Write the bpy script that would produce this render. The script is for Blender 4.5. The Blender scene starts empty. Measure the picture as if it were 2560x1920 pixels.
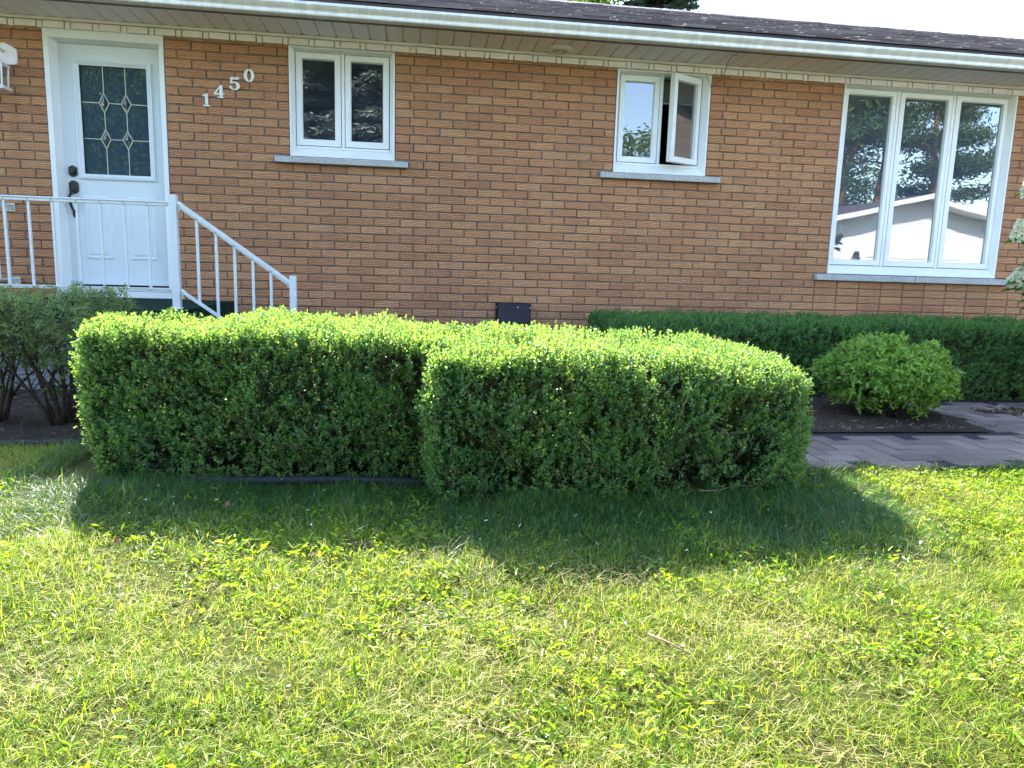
import bpy, bmesh, math
import numpy as np
from mathutils import Vector, Matrix
rng = np.random.default_rng(11)
S = bpy.context.scene
COL = S.collection

# ------------------------------------------------------------------ helpers
class MB:
    """collects polygons; build() links them as ONE mesh object"""
    def __init__(s):
        s.V = []; s.F = []; s.n = 0; s.MI = []; s.mi = 0
    def add(s, verts, faces):
        verts = np.asarray(verts, float).reshape(-1, 3)
        for f in faces:
            s.F.append([i + s.n for i in f]); s.MI.append(s.mi)
        s.V.append(verts); s.n += len(verts)
    def box(s, x0, x1, y0, y1, z0, z1):
        s.add([(x0,y0,z0),(x1,y0,z0),(x1,y1,z0),(x0,y1,z0),(x0,y0,z1),(x1,y0,z1),(x1,y1,z1),(x0,y1,z1)],
              [(0,3,2,1),(4,5,6,7),(0,1,5,4),(1,2,6,5),(2,3,7,6),(3,0,4,7)])
    def ring(s, o, i, yf, yb, yi=None):
        """mitred rectangular frame; o,i = (x0,x1,z0,z1); front at yf (inner edge at yi), back at yb"""
        yi = yf if yi is None else yi
        def q(r, y): return [(r[0],y,r[2]),(r[1],y,r[2]),(r[1],y,r[3]),(r[0],y,r[3])]
        v = q(o,yf)+q(i,yi)+q(i,yb)+q(o,yb)
        f = []
        for k in range(4):
            l = (k+1) % 4
            f += [(k,l,4+l,4+k),(4+k,4+l,8+l,8+k),(8+k,8+l,12+l,12+k),(12+k,12+l,l,k)]
        s.add(v, f)
    def prism_x(s, prof, x0, x1, close=True):
        n = len(prof)
        v = [(x0,p[0],p[1]) for p in prof]+[(x1,p[0],p[1]) for p in prof]
        f = [(k,(k+1)%n,n+(k+1)%n,n+k) for k in range(n if close else n-1)]
        if close: f += [tuple(range(n))[::-1], tuple(range(n,2*n))]
        s.add(v, f)
    def prism_y(s, poly, y0, y1):
        n = len(poly)
        v = [(p[0],y0,p[1]) for p in poly]+[(p[0],y1,p[1]) for p in poly]
        s.add(v, [(k,(k+1)%n,n+(k+1)%n,n+k) for k in range(n)]+[tuple(range(n)), tuple(range(n,2*n))[::-1]])
    def tube(s, pts, r, seg=8, cap=True):
        pts = [Vector(p) for p in pts]; n = len(pts)
        rr = r if hasattr(r,'__len__') else [r]*n
        v = []; up = Vector((0.31,0.2,0.93))
        for k,p in enumerate(pts):
            t = (pts[min(k+1,n-1)]-pts[max(k-1,0)]).normalized()
            a = t.cross(up)
            if a.length < 1e-3: a = t.cross(Vector((1,0,0)))
            a.normalize(); b = t.cross(a)
            for j in range(seg):
                w = 2*math.pi*j/seg
                v.append(p+(a*math.cos(w)+b*math.sin(w))*rr[k])
        f = [(k*seg+j,k*seg+(j+1)%seg,(k+1)*seg+(j+1)%seg,(k+1)*seg+j) for k in range(n-1) for j in range(seg)]
        if cap: f += [tuple(range(seg))[::-1], tuple(range((n-1)*seg,n*seg))]
        s.add([tuple(q) for q in v], f)
    def bar(s, a, b, w, h, up=(0,0,1)):
        """rectangular bar from a to b; w across, h along up"""
        a = Vector(a); b = Vector(b); t = (b-a).normalized(); u = Vector(up)
        x = t.cross(u).normalized(); u = x.cross(t).normalized()
        v = []
        for p in (a,b):
            for sx,su in ((-1,-1),(1,-1),(1,1),(-1,1)):
                v.append(tuple(p+x*(sx*w/2)+u*(su*h/2)))
        s.add(v, [(0,1,2,3),(4,7,6,5),(0,4,5,1),(1,5,6,2),(2,6,7,3),(3,7,4,0)])
    def lathe(s, prof, c, axis='z', seg=20):
        v = []
        for r,h in prof:
            for j in range(seg):
                w = 2*math.pi*j/seg; a,b = r*math.cos(w), r*math.sin(w)
                v.append((c[0]+a,c[1]+b,c[2]+h) if axis=='z' else (c[0]+a,c[1]-h,c[2]+b))
        n = len(prof)
        f = [(k*seg+j,k*seg+(j+1)%seg,(k+1)*seg+(j+1)%seg,(k+1)*seg+j) for k in range(n-1) for j in range(seg)]
        f += [tuple(range(seg))[::-1], tuple(range((n-1)*seg,n*seg))]
        s.add(v, f)
    def build(s, name, mat, parent=None, smooth=False, bevel=0, fixn=True):
        V = np.concatenate(s.V)
        me = bpy.data.meshes.new(name)
        me.from_pydata([tuple(v) for v in V], [], s.F)
        for m in (mat if isinstance(mat,(list,tuple)) else [mat]): me.materials.append(m)
        if isinstance(mat,(list,tuple)): me.polygons.foreach_set('material_index', np.array(s.MI, np.int32))
        if fixn:
            bm = bmesh.new(); bm.from_mesh(me); bmesh.ops.recalc_face_normals(bm, faces=bm.faces); bm.to_mesh(me); bm.free()
        if smooth: me.polygons.foreach_set('use_smooth', np.ones(len(me.polygons), bool))
        me.update()
        return link(name, me, parent, bevel)

def link(name, me, parent=None, bevel=0):
    o = bpy.data.objects.new(name, me); COL.objects.link(o)
    if parent is not None: o.parent = parent
    if bevel:
        m = o.modifiers.new('bevel','BEVEL'); m.width = bevel; m.segments = 2; m.limit_method = 'ANGLE'
    return o

def np_mesh(name, V, quads=None, tris=None, mats=(), mi_q=None, mi_t=None, parent=None, smooth=False):
    """big meshes straight from numpy arrays"""
    V = np.asarray(V, np.float32).reshape(-1,3)
    q = np.zeros((0,4),np.int32) if quads is None else np.asarray(quads,np.int32).reshape(-1,4)
    t = np.zeros((0,3),np.int32) if tris is None else np.asarray(tris,np.int32).reshape(-1,3)
    me = bpy.data.meshes.new(name)
    me.vertices.add(len(V)); me.vertices.foreach_set('co', V.ravel())
    idx = np.concatenate([q.ravel(), t.ravel()]).astype(np.int32)
    me.loops.add(len(idx)); me.loops.foreach_set('vertex_index', idx)
    tot = np.concatenate([np.full(len(q),4), np.full(len(t),3)]).astype(np.int32)
    st = np.concatenate([[0], np.cumsum(tot)[:-1]]).astype(np.int32)
    me.polygons.add(len(tot)); me.polygons.foreach_set('loop_start', st); me.polygons.foreach_set('loop_total', tot)
    for m in mats: me.materials.append(m)
    if mi_q is not None or mi_t is not None:
        a = np.zeros(len(q)) if mi_q is None else mi_q; b = np.zeros(len(t)) if mi_t is None else mi_t
        me.polygons.foreach_set('material_index', np.concatenate([a,b]).astype(np.int32))
    if smooth: me.polygons.foreach_set('use_smooth', np.ones(len(tot),bool))
    me.update(calc_edges=True); me.validate()
    return link(name, me, parent)

def thing(name, label, cat, loc=(0,0,0), group=None):
    o = bpy.data.objects.new(name, None); COL.objects.link(o)
    o['label'] = label; o['category'] = cat
    if group: o['group'] = group
    return o
def tag(o, label=None, cat=None, group=None, kind=None):
    for k,v in (('label',label),('category',cat),('group',group),('kind',kind)):
        if v: o[k] = v
    return o
def struct(o): o['kind'] = 'structure'; return o

_T = np.random.default_rng(3).random((32,32,32))
def vnoise(p, s):
    """trilinear value noise 0..1"""
    p = np.asarray(p,float)*s; i = np.floor(p).astype(int); f = p-i; f = f*f*(3-2*f); r = 0
    for a in (0,1):
        for b in (0,1):
            for c in (0,1):
                w = (f[...,0] if a else 1-f[...,0])*(f[...,1] if b else 1-f[...,1])*(f[...,2] if c else 1-f[...,2])
                r = r+w*_T[(i[...,0]+a)%32,(i[...,1]+b)%32,(i[...,2]+c)%32]
    return r
def norm(a): return a/np.maximum(np.linalg.norm(a,axis=-1,keepdims=True),1e-9)

# ------------------------------------------------------------------ materials
def new_mat(name):
    m = bpy.data.materials.new(name); m.use_nodes = True
    nt = m.node_tree; b = nt.nodes['Principled BSDF']
    return m, nt, b, nt.nodes['Material Output']
def N(nt, t, **kw):
    n = nt.nodes.new(t)
    for k,v in kw.items():
        if k in n.inputs: n.inputs[k].default_value = v
        else: setattr(n,k,v)
    return n
def ramp(nt, fac, cols, interp='LINEAR'):
    r = nt.nodes.new('ShaderNodeValToRGB'); r.color_ramp.interpolation = interp
    el = r.color_ramp.elements
    while len(el) < len(cols): el.new(0.5)
    for e,(p,c) in zip(el,cols): e.position = p; e.color = (*c,1)
    nt.links.new(fac, r.inputs['Fac']); return r.outputs['Color']
def mixc(nt, fac, a, b, mode='MIX'):
    m = nt.nodes.new('ShaderNodeMix'); m.data_type = 'RGBA'; m.blend_type = mode
    for s,v in ((0,fac),(6,a),(7,b)):
        if isinstance(v,(int,float)): m.inputs[s].default_value = v
        elif isinstance(v,tuple): m.inputs[s].default_value = (*v,1)
        else: nt.links.new(v, m.inputs[s])
    return m.outputs[2]
def coords(nt, scale=(1,1,1), kind='Object', offset=None):
    tc = N(nt,'ShaderNodeTexCoord'); mp = N(nt,'ShaderNodeMapping'); mp.inputs['Scale'].default_value = scale
    nt.links.new(tc.outputs[kind], mp.inputs['Vector'])
    if offset is not None: nt.links.new(offset, mp.inputs['Location'])
    return mp.outputs['Vector']
def noise(nt, vec, scale, detail=4, rough=.55, dist=0):
    n = N(nt,'ShaderNodeTexNoise'); n.inputs['Scale'].default_value = scale; n.inputs['Detail'].default_value = detail
    n.inputs['Roughness'].default_value = rough; n.inputs['Distortion'].default_value = dist
    nt.links.new(vec, n.inputs['Vector']); return n.outputs['Fac']
def bump(nt, bsdf, h, strength=.5, dist=.01):
    b = N(nt,'ShaderNodeBump'); b.inputs['Strength'].default_value = strength; b.inputs['Distance'].default_value = dist
    nt.links.new(h, b.inputs['Height']); nt.links.new(b.outputs['Normal'], bsdf.inputs['Normal'])

def simple(name, col, rough=.5, var=.12, nscale=6, bumps=0, spec=.4, bscale=60, metal=0, stretch=(1,1,1)):
    """painted / plain surface with slight uneven tone, dirt and texture"""
    m,nt,b,o = new_mat(name)
    v = coords(nt, stretch); n = noise(nt, v, nscale, 6, .65)
    lo = tuple(c*(1-var*1.6) for c in col); hi = tuple(min(1,c*(1+var*.5)) for c in col)
    nt.links.new(ramp(nt, n, [(.25,lo),(.62,col),(.85,hi)]), b.inputs['Base Color'])
    b.inputs['Roughness'].default_value = rough; b.inputs['Specular IOR Level'].default_value = spec; b.inputs['Metallic'].default_value = metal
    if bumps: bump(nt, b, noise(nt, coords(nt), bscale, 5, .7), bumps, .004)
    return m

def leaf_mat(name, cols, trans, tw=.45, rough=.38, spec=.35):
    """two sided leaf: diffuse + gloss on top, light through the blade"""
    m,nt,b,o = new_mat(name)
    g = N(nt,'ShaderNodeNewGeometry')
    c = ramp(nt, g.outputs['Random Per Island'], cols)
    v = coords(nt); big = noise(nt, v, 2.3, 3)
    c = mixc(nt, .45, c, ramp(nt, big, [(.3,(.62,.72,.62)),(.7,(1.25,1.18,.95))]), 'MULTIPLY')
    nt.links.new(c, b.inputs['Base Color'])
    b.inputs['Roughness'].default_value = rough; b.inputs['Specular IOR Level'].default_value = spec
    t = N(nt,'ShaderNodeBsdfTranslucent')
    nt.links.new(mixc(nt, 1.0, c, trans, 'MULTIPLY'), t.inputs['Color'])
    mx = N(nt,'ShaderNodeMixShader'); mx.inputs[0].default_value = tw
    nt.links.new(b.outputs[0], mx.inputs[1]); nt.links.new(t.outputs[0], mx.inputs[2]); nt.links.new(mx.outputs[0], o.inputs['Surface'])
    return m

def brick_mat():
    m,nt,b,o = new_mat('brick_face')
    g = N(nt,'ShaderNodeNewGeometry'); r = g.outputs['Random Per Island']
    wn = N(nt,'ShaderNodeTexWhiteNoise', noise_dimensions='1D'); nt.links.new(r, wn.inputs['W'])
    base = ramp(nt, r, [(0,(.425,.198,.105)),(.25,(.46,.222,.115)),(.5,(.485,.238,.122)),(.75,(.505,.252,.128)),(.93,(.525,.280,.145)),(1,(.43,.200,.112))])
    vm = N(nt,'ShaderNodeVectorMath', operation='SCALE'); vm.inputs['Scale'].default_value = 30
    nt.links.new(wn.outputs['Color'], vm.inputs[0])
    v = coords(nt, (1,1,1), offset=vm.outputs[0])
    wv = N(nt,'ShaderNodeTexWave', wave_type='BANDS', bands_direction='Z', wave_profile='SIN')
    wv.inputs['Scale'].default_value = 24; wv.inputs['Distortion'].default_value = 9; wv.inputs['Detail'].default_value = 3
    wv.inputs['Detail Scale'].default_value = .55; wv.inputs['Detail Roughness'].default_value = .6
    nt.links.new(v, wv.inputs['Vector'])
    n2 = noise(nt, coords(nt,(14,14,60),offset=vm.outputs[0]), 1.5, 6, .7)
    h = mixc(nt, .5, wv.outputs['Fac'], n2)
    groove = ramp(nt, h, [(.18,(.52,.47,.44)),(.40,(.90,.88,.87)),(.56,(1.03,1.03,1.02)),(.82,(1.30,1.29,1.24))])
    col = mixc(nt, .92, base, groove, 'MULTIPLY')
    blot = ramp(nt, noise(nt, coords(nt), 1.1, 5, .6), [(.3,(.86,.84,.84)),(.65,(1.06,1.04,1.0))])
    col = mixc(nt, .8, col, blot, 'MULTIPLY')
    run = ramp(nt, noise(nt, coords(nt,(3.2,1,.35)), 2.2, 5, .7), [(.28,(.80,.79,.80)),(.48,(1,1,1)),(.72,(1,1,1)),(.86,(1.14,1.15,1.17))])
    col = mixc(nt, .75, col, run, 'MULTIPLY')
    nt.links.new(col, b.inputs['Base Color']); b.inputs['Roughness'].default_value = .85; b.inputs['Specular IOR Level'].default_value = .25
    bump(nt, b, h, 1.0, .007)
    return m

def glass_mat(name, refl=.15, wave=.004, tint=(.72,.78,.78), veil=.06, fcol=(.34,.42,.56)):
    """double glazed pane: mirror part rising towards grazing, the rest see-through; slightly uneven panes"""
    m,nt,b,o = new_mat(name); nt.nodes.remove(b)
    lw = N(nt,'ShaderNodeLayerWeight'); lw.inputs['Blend'].default_value = .5
    p = N(nt,'ShaderNodeMath', operation='POWER'); p.inputs[1].default_value = 4; nt.links.new(lw.outputs['Facing'], p.inputs[0])
    mr = N(nt,'ShaderNodeMapRange'); mr.inputs['To Min'].default_value = refl; mr.inputs['To Max'].default_value = 1
    nt.links.new(p.outputs[0], mr.inputs['Value'])
    t = N(nt,'ShaderNodeBsdfTransparent'); t.inputs['Color'].default_value = (*tint,1)
    gl = N(nt,'ShaderNodeBsdfGlossy'); gl.inputs['Roughness'].default_value = 0.0
    bp = N(nt,'ShaderNodeBump'); bp.inputs['Strength'].default_value = wave; bp.inputs['Distance'].default_value = .05
    nt.links.new(noise(nt, coords(nt), 2.6, 1, .4), bp.inputs['Height']); nt.links.new(bp.outputs['Normal'], gl.inputs['Normal'])
    mx = N(nt,'ShaderNodeMixShader'); nt.links.new(mr.outputs[0], mx.inputs[0]); nt.links.new(t.outputs[0], mx.inputs[1]); nt.links.new(gl.outputs[0], mx.inputs[2])
    df = N(nt,'ShaderNodeBsdfDiffuse'); df.inputs['Color'].default_value = (*fcol,1)      # blue-grey veil: haze painted over the pane to lighten dark reflections
    fm = N(nt,'ShaderNodeMapRange'); fm.inputs['To Min'].default_value = veil*.55; fm.inputs['To Max'].default_value = veil*1.5
    nt.links.new(noise(nt, coords(nt,(6,6,1.5)), 3, 6, .7), fm.inputs['Value'])
    m2 = N(nt,'ShaderNodeMixShader'); nt.links.new(fm.outputs[0], m2.inputs[0]); nt.links.new(mx.outputs[0], m2.inputs[1]); nt.links.new(df.outputs[0], m2.inputs[2])
    nt.links.new(m2.outputs[0], o.inputs['Surface'])
    return m

def speckle(name, base, specks, scale=260, rough=.8, bumps=.3):
    m,nt,b,o = new_mat(name)
    n = noise(nt, coords(nt), scale, 2, .6); n2 = noise(nt, coords(nt), 5, 5, .6)
    c = ramp(nt, n, [(.34,specks),(.46,base),(.62,tuple(min(1,x*1.25) for x in base))])
    c = mixc(nt, .6, c, ramp(nt, n2, [(.3,(.78,.78,.8)),(.7,(1.05,1.05,1.05))]), 'MULTIPLY')
    nt.links.new(c, b.inputs['Base Color']); b.inputs['Roughness'].default_value = rough
    bump(nt, b, n, bumps, .003); return m

def island_mat(name, cols, rough=.85, nscale=40, bumps=.4, spec=.3, blot=.6, bd=.004, bigs=1.3):
    m,nt,b,o = new_mat(name)
    g = N(nt,'ShaderNodeNewGeometry'); c = ramp(nt, g.outputs['Random Per Island'], cols)
    n = noise(nt, coords(nt), nscale, 5, .7)
    c = mixc(nt, blot, c, ramp(nt, n, [(.3,(.7,.7,.7)),(.7,(1.2,1.2,1.2))]), 'MULTIPLY')
    c = mixc(nt, .7, c, ramp(nt, noise(nt, coords(nt), bigs, 4), [(.3,(.78,.78,.8)),(.7,(1.12,1.1,1.08))]), 'MULTIPLY')
    nt.links.new(c, b.inputs['Base Color']); b.inputs['Roughness'].default_value = rough; b.inputs['Specular IOR Level'].default_value = spec
    bump(nt, b, n, bumps, bd); return m

M = {}
M['brick'] = brick_mat()
M['mortar'] = simple('mortar', (.185,.165,.15), .95, .32, 5, .5, .1, 180)
M['white'] = simple('white_frame', (.78,.775,.755), .38, .05, 3, .02, .45, 30)
M['white_trim'] = simple('white_trim', (.86,.79,.79), .5, .1, 5, .15, .35, 60)
M['gutter'] = simple('gutter_enamel', (.88,.84,.81), .6, .16, 3.5, .05, .2, 20, stretch=(5,1,.8))
M['soffit'] = simple('soffit_vinyl', (.84,.76,.77), .5, .06, 3, .05, .3)
M['fascia'] = simple('fascia_metal', (.12,.105,.11), .5, .25, 12, .1, .35)
M['door'] = simple('door_paint', (.655,.69,.71), .42, .04, 2, .02, .4, 40)
M['rail'] = simple('rail_enamel', (.69,.71,.72), .36, .09, 12, .05, .45, 80)
M['rail_old'] = simple('rail_bracket', (.62,.60,.50), .5, .25, 40, .1, .4)
M['bronze'] = simple('dark_bronze', (.035,.028,.025), .42, .4, 60, .1, .5)
M['screw'] = simple('black_screw', (.03,.03,.03), .4)
M['vent'] = simple('brown_vent_metal', (.026,.019,.024), .55, .25, 8, .05, .25)
M['digit'] = simple('white_digit', (.78,.77,.72), .5, .08, 30, .05)
M['sill'] = speckle('concrete_sill', (.42,.41,.385), (.16,.15,.14), 150)
M['parge'] = speckle('grey_parging', (.20,.20,.22), (.10,.10,.11), 90, .9, .8)
M['carpet'] = simple('green_carpet', (.018,.045,.03), .95, .5, 25, .8, .1, 400)
M['came'] = simple('brass_came', (.62,.58,.46), .35, .15, 20, 0, .5)
M['bevel_glass'] = glass_mat('bevelled_glass', .1, .25, (.12,.13,.11))
M['doorglass'] = glass_mat('door_glass', .07, .01, (.4,.5,.55), .22, (.13,.21,.30))
M['glass'] = glass_mat('window_glass', .23, .003, (.6,.66,.66), .12)
M['glass_flat'] = glass_mat('window_glass_small', .165, .001, (.6,.66,.66), .05)
M['clearglass'] = glass_mat('lantern_glass', .1, .05, (.8,.83,.8))
M['blind'] = simple('blind_slat', (.38,.37,.35), .5)
M['room'] = simple('room_wall', (.16,.15,.135), .9)
M['shingle'] = island_mat('roof_shingle', [(0,(.10,.080,.080)),(.3,(.15,.122,.12)),(.7,(.20,.165,.16)),(1,(.26,.22,.21))], .9, 220, .9, .25, .8, .004)
M['soil'] = island_mat('bed_soil', [(0,(.055,.038,.027)),(1,(.055,.038,.027))], .95, 35, 1.0, .15, .9, .03)
M['ground'] = island_mat('lawn_ground', [(0,(.085,.088,.022)),(1,(.085,.088,.022))], .95, 170, 1.0, .1, 1.0, .012)
M['paver'] = island_mat('paver', [(0,(.11,.080,.066)),(.4,(.14,.104,.086)),(.75,(.17,.130,.106)),(1,(.21,.165,.14))], .85, 120, .5, .3, .7, .003)
M['sand'] = simple('joint_sand', (.045,.042,.042), .95, .3, 60, .5, .1, 300)
M['hose'] = simple('edging_plastic', (.010,.012,.017), .65, .3, 20, .1, .4)
M['bark'] = simple('shrub_bark', (.075,.052,.04), .9, .45, 40, .6, .15, 120)
M['twig'] = simple('dry_twig', (.26,.19,.13), .85, .35, 60, .4, .2, 200)
M['mulch'] = island_mat('bark_mulch', [(0,(.09,.055,.035)),(.5,(.17,.11,.07)),(.8,(.27,.19,.13)),(1,(.40,.31,.22))], .9, 60, .3)
M['litter'] = island_mat('bed_litter', [(0,(.05,.035,.03)),(.6,(.10,.075,.06)),(1,(.26,.2,.16))], .9, 60, .3)
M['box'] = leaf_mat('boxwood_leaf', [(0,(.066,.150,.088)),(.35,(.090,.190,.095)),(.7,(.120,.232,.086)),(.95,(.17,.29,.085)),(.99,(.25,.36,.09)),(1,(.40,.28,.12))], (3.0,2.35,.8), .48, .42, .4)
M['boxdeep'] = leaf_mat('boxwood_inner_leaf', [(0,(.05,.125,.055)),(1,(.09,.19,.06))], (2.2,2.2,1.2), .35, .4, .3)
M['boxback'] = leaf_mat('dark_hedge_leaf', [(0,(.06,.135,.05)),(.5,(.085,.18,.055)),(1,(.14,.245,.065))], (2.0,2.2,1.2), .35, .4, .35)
M['round'] = leaf_mat('broad_leaf', [(0,(.12,.23,.05)),(.5,(.19,.33,.06)),(.85,(.27,.40,.08)),(1,(.15,.17,.07))], (1.8,1.7,.9), .36, .42, .3)
M['yew'] = leaf_mat('feathery_leaf', [(0,(.10,.155,.065)),(.5,(.16,.23,.09)),(.9,(.21,.28,.105)),(1,(.24,.18,.10))], (1.7,1.7,1.0), .3, .5, .25)
M['hyd'] = leaf_mat('hydrangea_leaf', [(0,(.06,.14,.03)),(1,(.12,.23,.05))], (1.9,1.8,1.0), .35, .45, .3)
M['petal'] = leaf_mat('hydrangea_petal', [(0,(.62,.66,.42)),(.5,(.76,.77,.62)),(1,(.84,.83,.74))], (1.0,1.0,.9), .3, .6, .1)
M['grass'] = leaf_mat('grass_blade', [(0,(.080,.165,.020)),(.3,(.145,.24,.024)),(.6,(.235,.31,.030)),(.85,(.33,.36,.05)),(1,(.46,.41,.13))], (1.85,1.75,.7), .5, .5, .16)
M['shadegrass'] = leaf_mat('shaded_grass_blade', [(0,(.030,.085,.028)),(.5,(.05,.12,.032)),(.9,(.08,.165,.04)),(1,(.20,.20,.08))], (2.0,1.9,.9), .4, .42, .3)  # long hedge-foot grass; cast shade is painted into the darker green
M['straw'] = leaf_mat('dry_grass', [(0,(.30,.22,.09)),(.5,(.46,.37,.16)),(1,(.60,.52,.27))], (1.0,.95,.8), .3, .6, .2)
M['weed'] = leaf_mat('weed_leaf', [(0,(.10,.20,.022)),(.5,(.16,.275,.026)),(.95,(.24,.325,.035)),(1,(.30,.33,.05))], (2.1,1.8,.7), .45, .36, .4)
M['paleleaf'] = island_mat('fallen_leaf', [(0,(.35,.30,.24)),(.5,(.50,.46,.38)),(1,(.62,.60,.52))], .8, 30, .2)
M['redleaf'] = island_mat('red_fallen_leaf', [(0,(.34,.13,.10)),(1,(.42,.2,.16))], .7, 30, .2)
M['needle'] = leaf_mat('spruce_needle', [(0,(.10,.15,.135)),(.5,(.24,.30,.29)),(1,(.48,.53,.52))], (1.0,1.1,.9), .2, .5, .3)
M['pine'] = leaf_mat('pine_needle', [(0,(.035,.075,.028)),(.6,(.065,.12,.04)),(1,(.10,.15,.05))], (1.2,1.2,.8), .25, .5, .25)
M['decid'] = leaf_mat('tree_leaf', [(0,(.06,.12,.025)),(.5,(.11,.19,.035)),(1,(.19,.26,.05))], (1.9,1.8,.8), .4, .45, .3)
M['pinebark'] = simple('pine_bark', (.26,.13,.065), .9, .4, 8, .6, .1, 30)
M['birch'] = simple('birch_bark', (.58,.56,.52), .7, .5, 6, .3, .2, 30, stretch=(1,1,6))
M['siding'] = simple('garage_siding', (.86,.86,.87), .5, .03, 2)
M['brownsiding'] = simple('brown_siding', (.22,.16,.12), .7, .12, 3)
M['rooflight'] = simple('garage_roof', (.10,.095,.11), .9, .2, 3)

# ------------------------------------------------------------------ ground
G0 = -2.66
def gz(y):
    y = np.asarray(y,float)
    return np.where(y > -3.3, G0, np.where(y > -6.6, G0+.05*(y+3.3), np.maximum(G0-.165+.012*(y+6.6), -3.05)))
def lawn_h(x, y):
    p = np.stack([np.asarray(x,float),np.asarray(y,float),np.zeros_like(np.asarray(x,float))],-1)
    b = (vnoise(p,2.2)-.5)*.035+(vnoise(p+7,6.0)-.5)*.018
    w = np.clip((-3.42-np.asarray(y,float))/.2,0,1)*np.clip((np.asarray(y,float)+30)/20,0,1)
    return gz(y)+b*w
xs = np.concatenate([[-260,-120,-60,-30,-15,-8,-4],np.arange(-2.5,7.51,.06),[8.5,10,13,18,30,60,120,260]])
ys = np.concatenate([[-300,-150,-80,-50,-30,-20,-14,-11,-9,-7.5],np.arange(-6.6,-2.5,.06),[-2.3,-1.6,-.8,0,8,15,30,60,120,260]])
X,Y = np.meshgrid(xs,ys,indexing='ij'); nx,ny = X.shape
V = np.stack([X,Y,lawn_h(X,Y)],-1).reshape(-1,3)
I = np.arange(nx*ny).reshape(nx,ny)
Q = np.stack([I[:-1,:-1],I[1:,:-1],I[1:,1:],I[:-1,1:]],-1).reshape(-1,4)
struct(np_mesh('lawn', V, Q, mats=[M['ground']], smooth=True))

# garden bed soil: a lumpy sheet laid just above the ground sheet
def bed_edge(x):
    """front edge (y) of the planting bed on the left"""
    return np.interp(x, [-5,.45,.72,.95,1.2,2.1,3.3], [-2.88,-2.85,-3.15,-3.43,-3.49,-3.545,-3.5])
def sheet(name, x0, x1, nx_, edge, yback, mat, lift, amp, ny_=40):
    u = np.linspace(x0,x1,nx_); v = np.linspace(0,1,ny_)
    U,Vv = np.meshgrid(u,v,indexing='ij'); e = edge(U); Yy = e+(yback-e)*Vv
    p = np.stack([U,Yy,0*U],-1)
    Z = G0+lift+amp*(vnoise(p,5)*.6+vnoise(p+3,14)*.4)*np.minimum(1,12*Vv*(1-Vv))
    ii = np.arange(U.size).reshape(U.shape)
    q = np.stack([ii[:-1,:-1],ii[1:,:-1],ii[1:,1:],ii[:-1,1:]],-1).reshape(-1,4)
    return np_mesh(name, np.stack([U,Yy,Z],-1).reshape(-1,3), q, mats=[mat], smooth=True)
struct(sheet('garden_bed', -4.4, 3.3, 220, bed_edge, -.0, M['soil'], .006, .03, 90))
struct(sheet('garden_bed', 3.302, 5.30, 90, lambda x: np.full_like(x,-2.655), -.0, M['soil'], .012, .05, 80))
struct(sheet('garden_bed', 5.302, 10.9, 120, lambda x: np.full_like(x,-1.60), -.0, M['soil'], .006, .02, 40))

# paved path: herringbone pavers on a sand sheet
mb = MB(); mb.box(3.305,10.5,-3.40,-2.66,G0-.05,G0+.004); mb.box(5.305,10.5,-2.66,-1.605,G0-.05,G0+.004)
path = struct(mb.build('path_bedding', M['sand']))
mul2 = [(5.72,-1.98),(6.3,-1.86),(7.2,-1.9),(7.3,-2.62),(6.35,-2.66)]
def inpoly(x, y, P):
    c = False; j = len(P)-1
    for i in range(len(P)):
        if (P[i][1] > y) != (P[j][1] > y) and x < (P[j][0]-P[i][0])*(y-P[i][1])/(P[j][1]-P[i][1])+P[i][0]: c = not c
        j = i
    return c
mb = MB(); W = .106
def paver(x0,x1,y0,y1):
    cx,cy = (x0+x1)/2,(y0+y1)/2
    ok = (3.33 < x0 and x1 < 10.4 and y0 > -3.40 and y1 < -2.655+.0) or (5.31 < x0 and x1 < 10.4 and y0 > -3.40 and y1 < -1.60)
    if not ok or inpoly(cx,cy,mul2): return
    g = .0022; b = .004; t = G0+.014+rng.normal(0,.0014); tx,ty = rng.normal(0,.006,2)
    x0+=g;x1-=g;y0+=g;y1-=g
    def z(x,y): return t+(x-cx)*tx+(y-cy)*ty
    v = [(x0,y0,z(x0,y0)-b),(x1,y0,z(x1,y0)-b),(x1,y1,z(x1,y1)-b),(x0,y1,z(x0,y1)-b)]
    v += [(x0+b,y0+b,z(x0,y0)),(x1-b,y0+b,z(x1,y0)),(x1-b,y1-b,z(x1,y1)),(x0+b,y1-b,z(x0,y1))]
    v += [(x0,y0,G0-.01),(x1,y0,G0-.01),(x1,y1,G0-.01),(x0,y1,G0-.01)]
    mb.add(v,[(4,5,6,7)]+[(k,(k+1)%4,4+(k+1)%4,4+k) for k in range(4)]+[(8+k,8+(k+1)%4,(k+1)%4,k) for k in range(4)])
for j in range(-3,22):
    for k in range(-8,22):
        x = 3.33+(j+4*k)*W; y = -3.39+j*W
        paver(x,x+2*W,y,y+W); paver(x+3*W,x+4*W,y,y+2*W)
struct(mb.build('path', M['paver']))

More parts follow.
